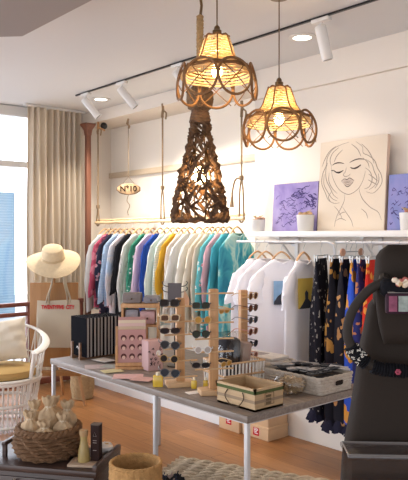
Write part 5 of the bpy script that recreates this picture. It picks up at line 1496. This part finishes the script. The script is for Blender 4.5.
# clear plastic tower
D2 = 1.72
tz = CAMZ-(456-237)*D2/F
tl = W(349, 456, D2)
tw_ = thing('plastic_drawers', (tl.x, tl.y, 0), 'clear plastic drawer tower in front of the padded chair', 'drawers', RZ-.05)
M_DARKIN = mat('dark_contents_cloth', (.035, .028, .032), .9, bump=(30, .6), var=(12, .5))
mm = MB()
for x in (.004, .396): mm.box((x, .055, tz/2), (.008, .11, tz))
mm.box((.2, .055, .004), (.39, .11, .008)); mm.box((.2, .114, tz/2), (.39, .006, tz-.01)); mm.build('side_panels', M_CLEAR, tw_, smooth=False)
MB().box((.2, .055, tz-.005), (.41, .125, .012), bev=.003).build('top_lid', M_CLEAR, tw_)
mm = MB(); mm.tube([(0, 0, tz), (.4, 0, tz), (.4, .11, tz), (0, .11, tz)], .004, 6, True); mm.build('lid_rim', mat('frosted_edge', (.16, .145, .135), .3), tw_)
for k in range(3):
    z0 = .02+k*.285
    o = MB().box((.2, .0, z0+.13), (.37, .006, .25), bev=.002).build('drawer', M_CLEAR, tw_)
    MB().box((.2, -.012, z0+.22), (.10, .018, .014), bev=.004).build('handle', M_CLEAR, o)
    mm = MB(); q = random.Random(k)
    for j in range(5): lump(mm, (.06+.07*j, .055, z0+.09+.02*(j % 2)), (.045, .040, .07), j+k*7, .10, 14, 8)
    mm.build('folded_contents', M_DARKIN, o)

# ================================================================ LIGHT AND CAMERA
wd = bpy.data.worlds.new('daylight'); bpy.context.scene.world = wd; wd.use_nodes = True
bg = wd.node_tree.nodes['Background']; bg.inputs[0].default_value = (.92, .96, 1.04, 1)
wn, wl = wd.node_tree.nodes, wd.node_tree.links      # the sky is brightest in the direction the shop window faces
wt = wn.new('ShaderNodeTexCoord'); ws = wn.new('ShaderNodeSeparateXYZ'); wl.new(wt.outputs['Generated'], ws.inputs[0])
def ramp(sock, a, b, lo, hi):
    m_ = wn.new('ShaderNodeMapRange'); wl.new(sock, m_.inputs[0])
    for k_, v_ in zip((1, 2, 3, 4), (a, b, lo, hi)): m_.inputs[k_].default_value = v_
    return m_.outputs[0]
def plus(a, b):
    m_ = wn.new('ShaderNodeMath'); wl.new(a, m_.inputs[0]); wl.new(b, m_.inputs[1]); return m_.outputs[0]
wl.new(plus(plus(ramp(ws.outputs['Y'], -1, .2, .75, 1.2), ramp(ws.outputs['Y'], .2, .9, 0, 4.2)), ramp(ws.outputs['X'], -.2, -1, 0, 1.2)), bg.inputs[1])
def area(name, loc, aim, sx, sy, e, col):
    L = bpy.data.lights.new(name, 'AREA'); L.shape = 'RECTANGLE'; L.size = sx; L.size_y = sy; L.energy = e; L.color = col
    o = bpy.data.objects.new(name, L); C.objects.link(o); o.location = loc
    o.rotation_euler = (Vector(aim)-Vector(loc)).to_track_quat('-Z', 'Y').to_euler(); return o
for i_dl, p_ in enumerate(DL):
    L = bpy.data.lights.new('downlight_beam', 'SPOT'); L.energy = [130, 18][i_dl]; L.color = (1, .90, .77); L.spot_size = R(110); L.spot_blend = .8; L.shadow_soft_size = .06
    o = bpy.data.objects.new('downlight_beam', L); C.objects.link(o); o.location = (p_.x, p_.y, H-.02)
for i_sp, (b1, a) in enumerate(SP):
    L = bpy.data.lights.new('track_beam', 'SPOT'); L.energy = [75, 75, 34, 6][i_sp]; L.color = (1, .90, .77); L.spot_size = R(80); L.spot_blend = .7; L.shadow_soft_size = .035
    o = bpy.data.objects.new('track_beam', L); C.objects.link(o); o.location = b1+a*.01; o.rotation_euler = a.to_track_quat('-Z', 'Y').to_euler()
cam = bpy.data.cameras.new('camera'); cam.sensor_width = 36; cam.lens = F/480*36; cam.clip_start = .05
co = bpy.data.objects.new('camera', cam); C.objects.link(co)
co.location = (0, 0, CAMZ); co.rotation_euler = (PI/2-math.atan(3/F), 0, -math.atan2(.659, .753))
sc = bpy.context.scene; sc.camera = co
sc.view_settings.view_transform = 'Standard'; sc.view_settings.look = 'None'; sc.view_settings.gamma = 1; sc.view_settings.exposure = 0.5
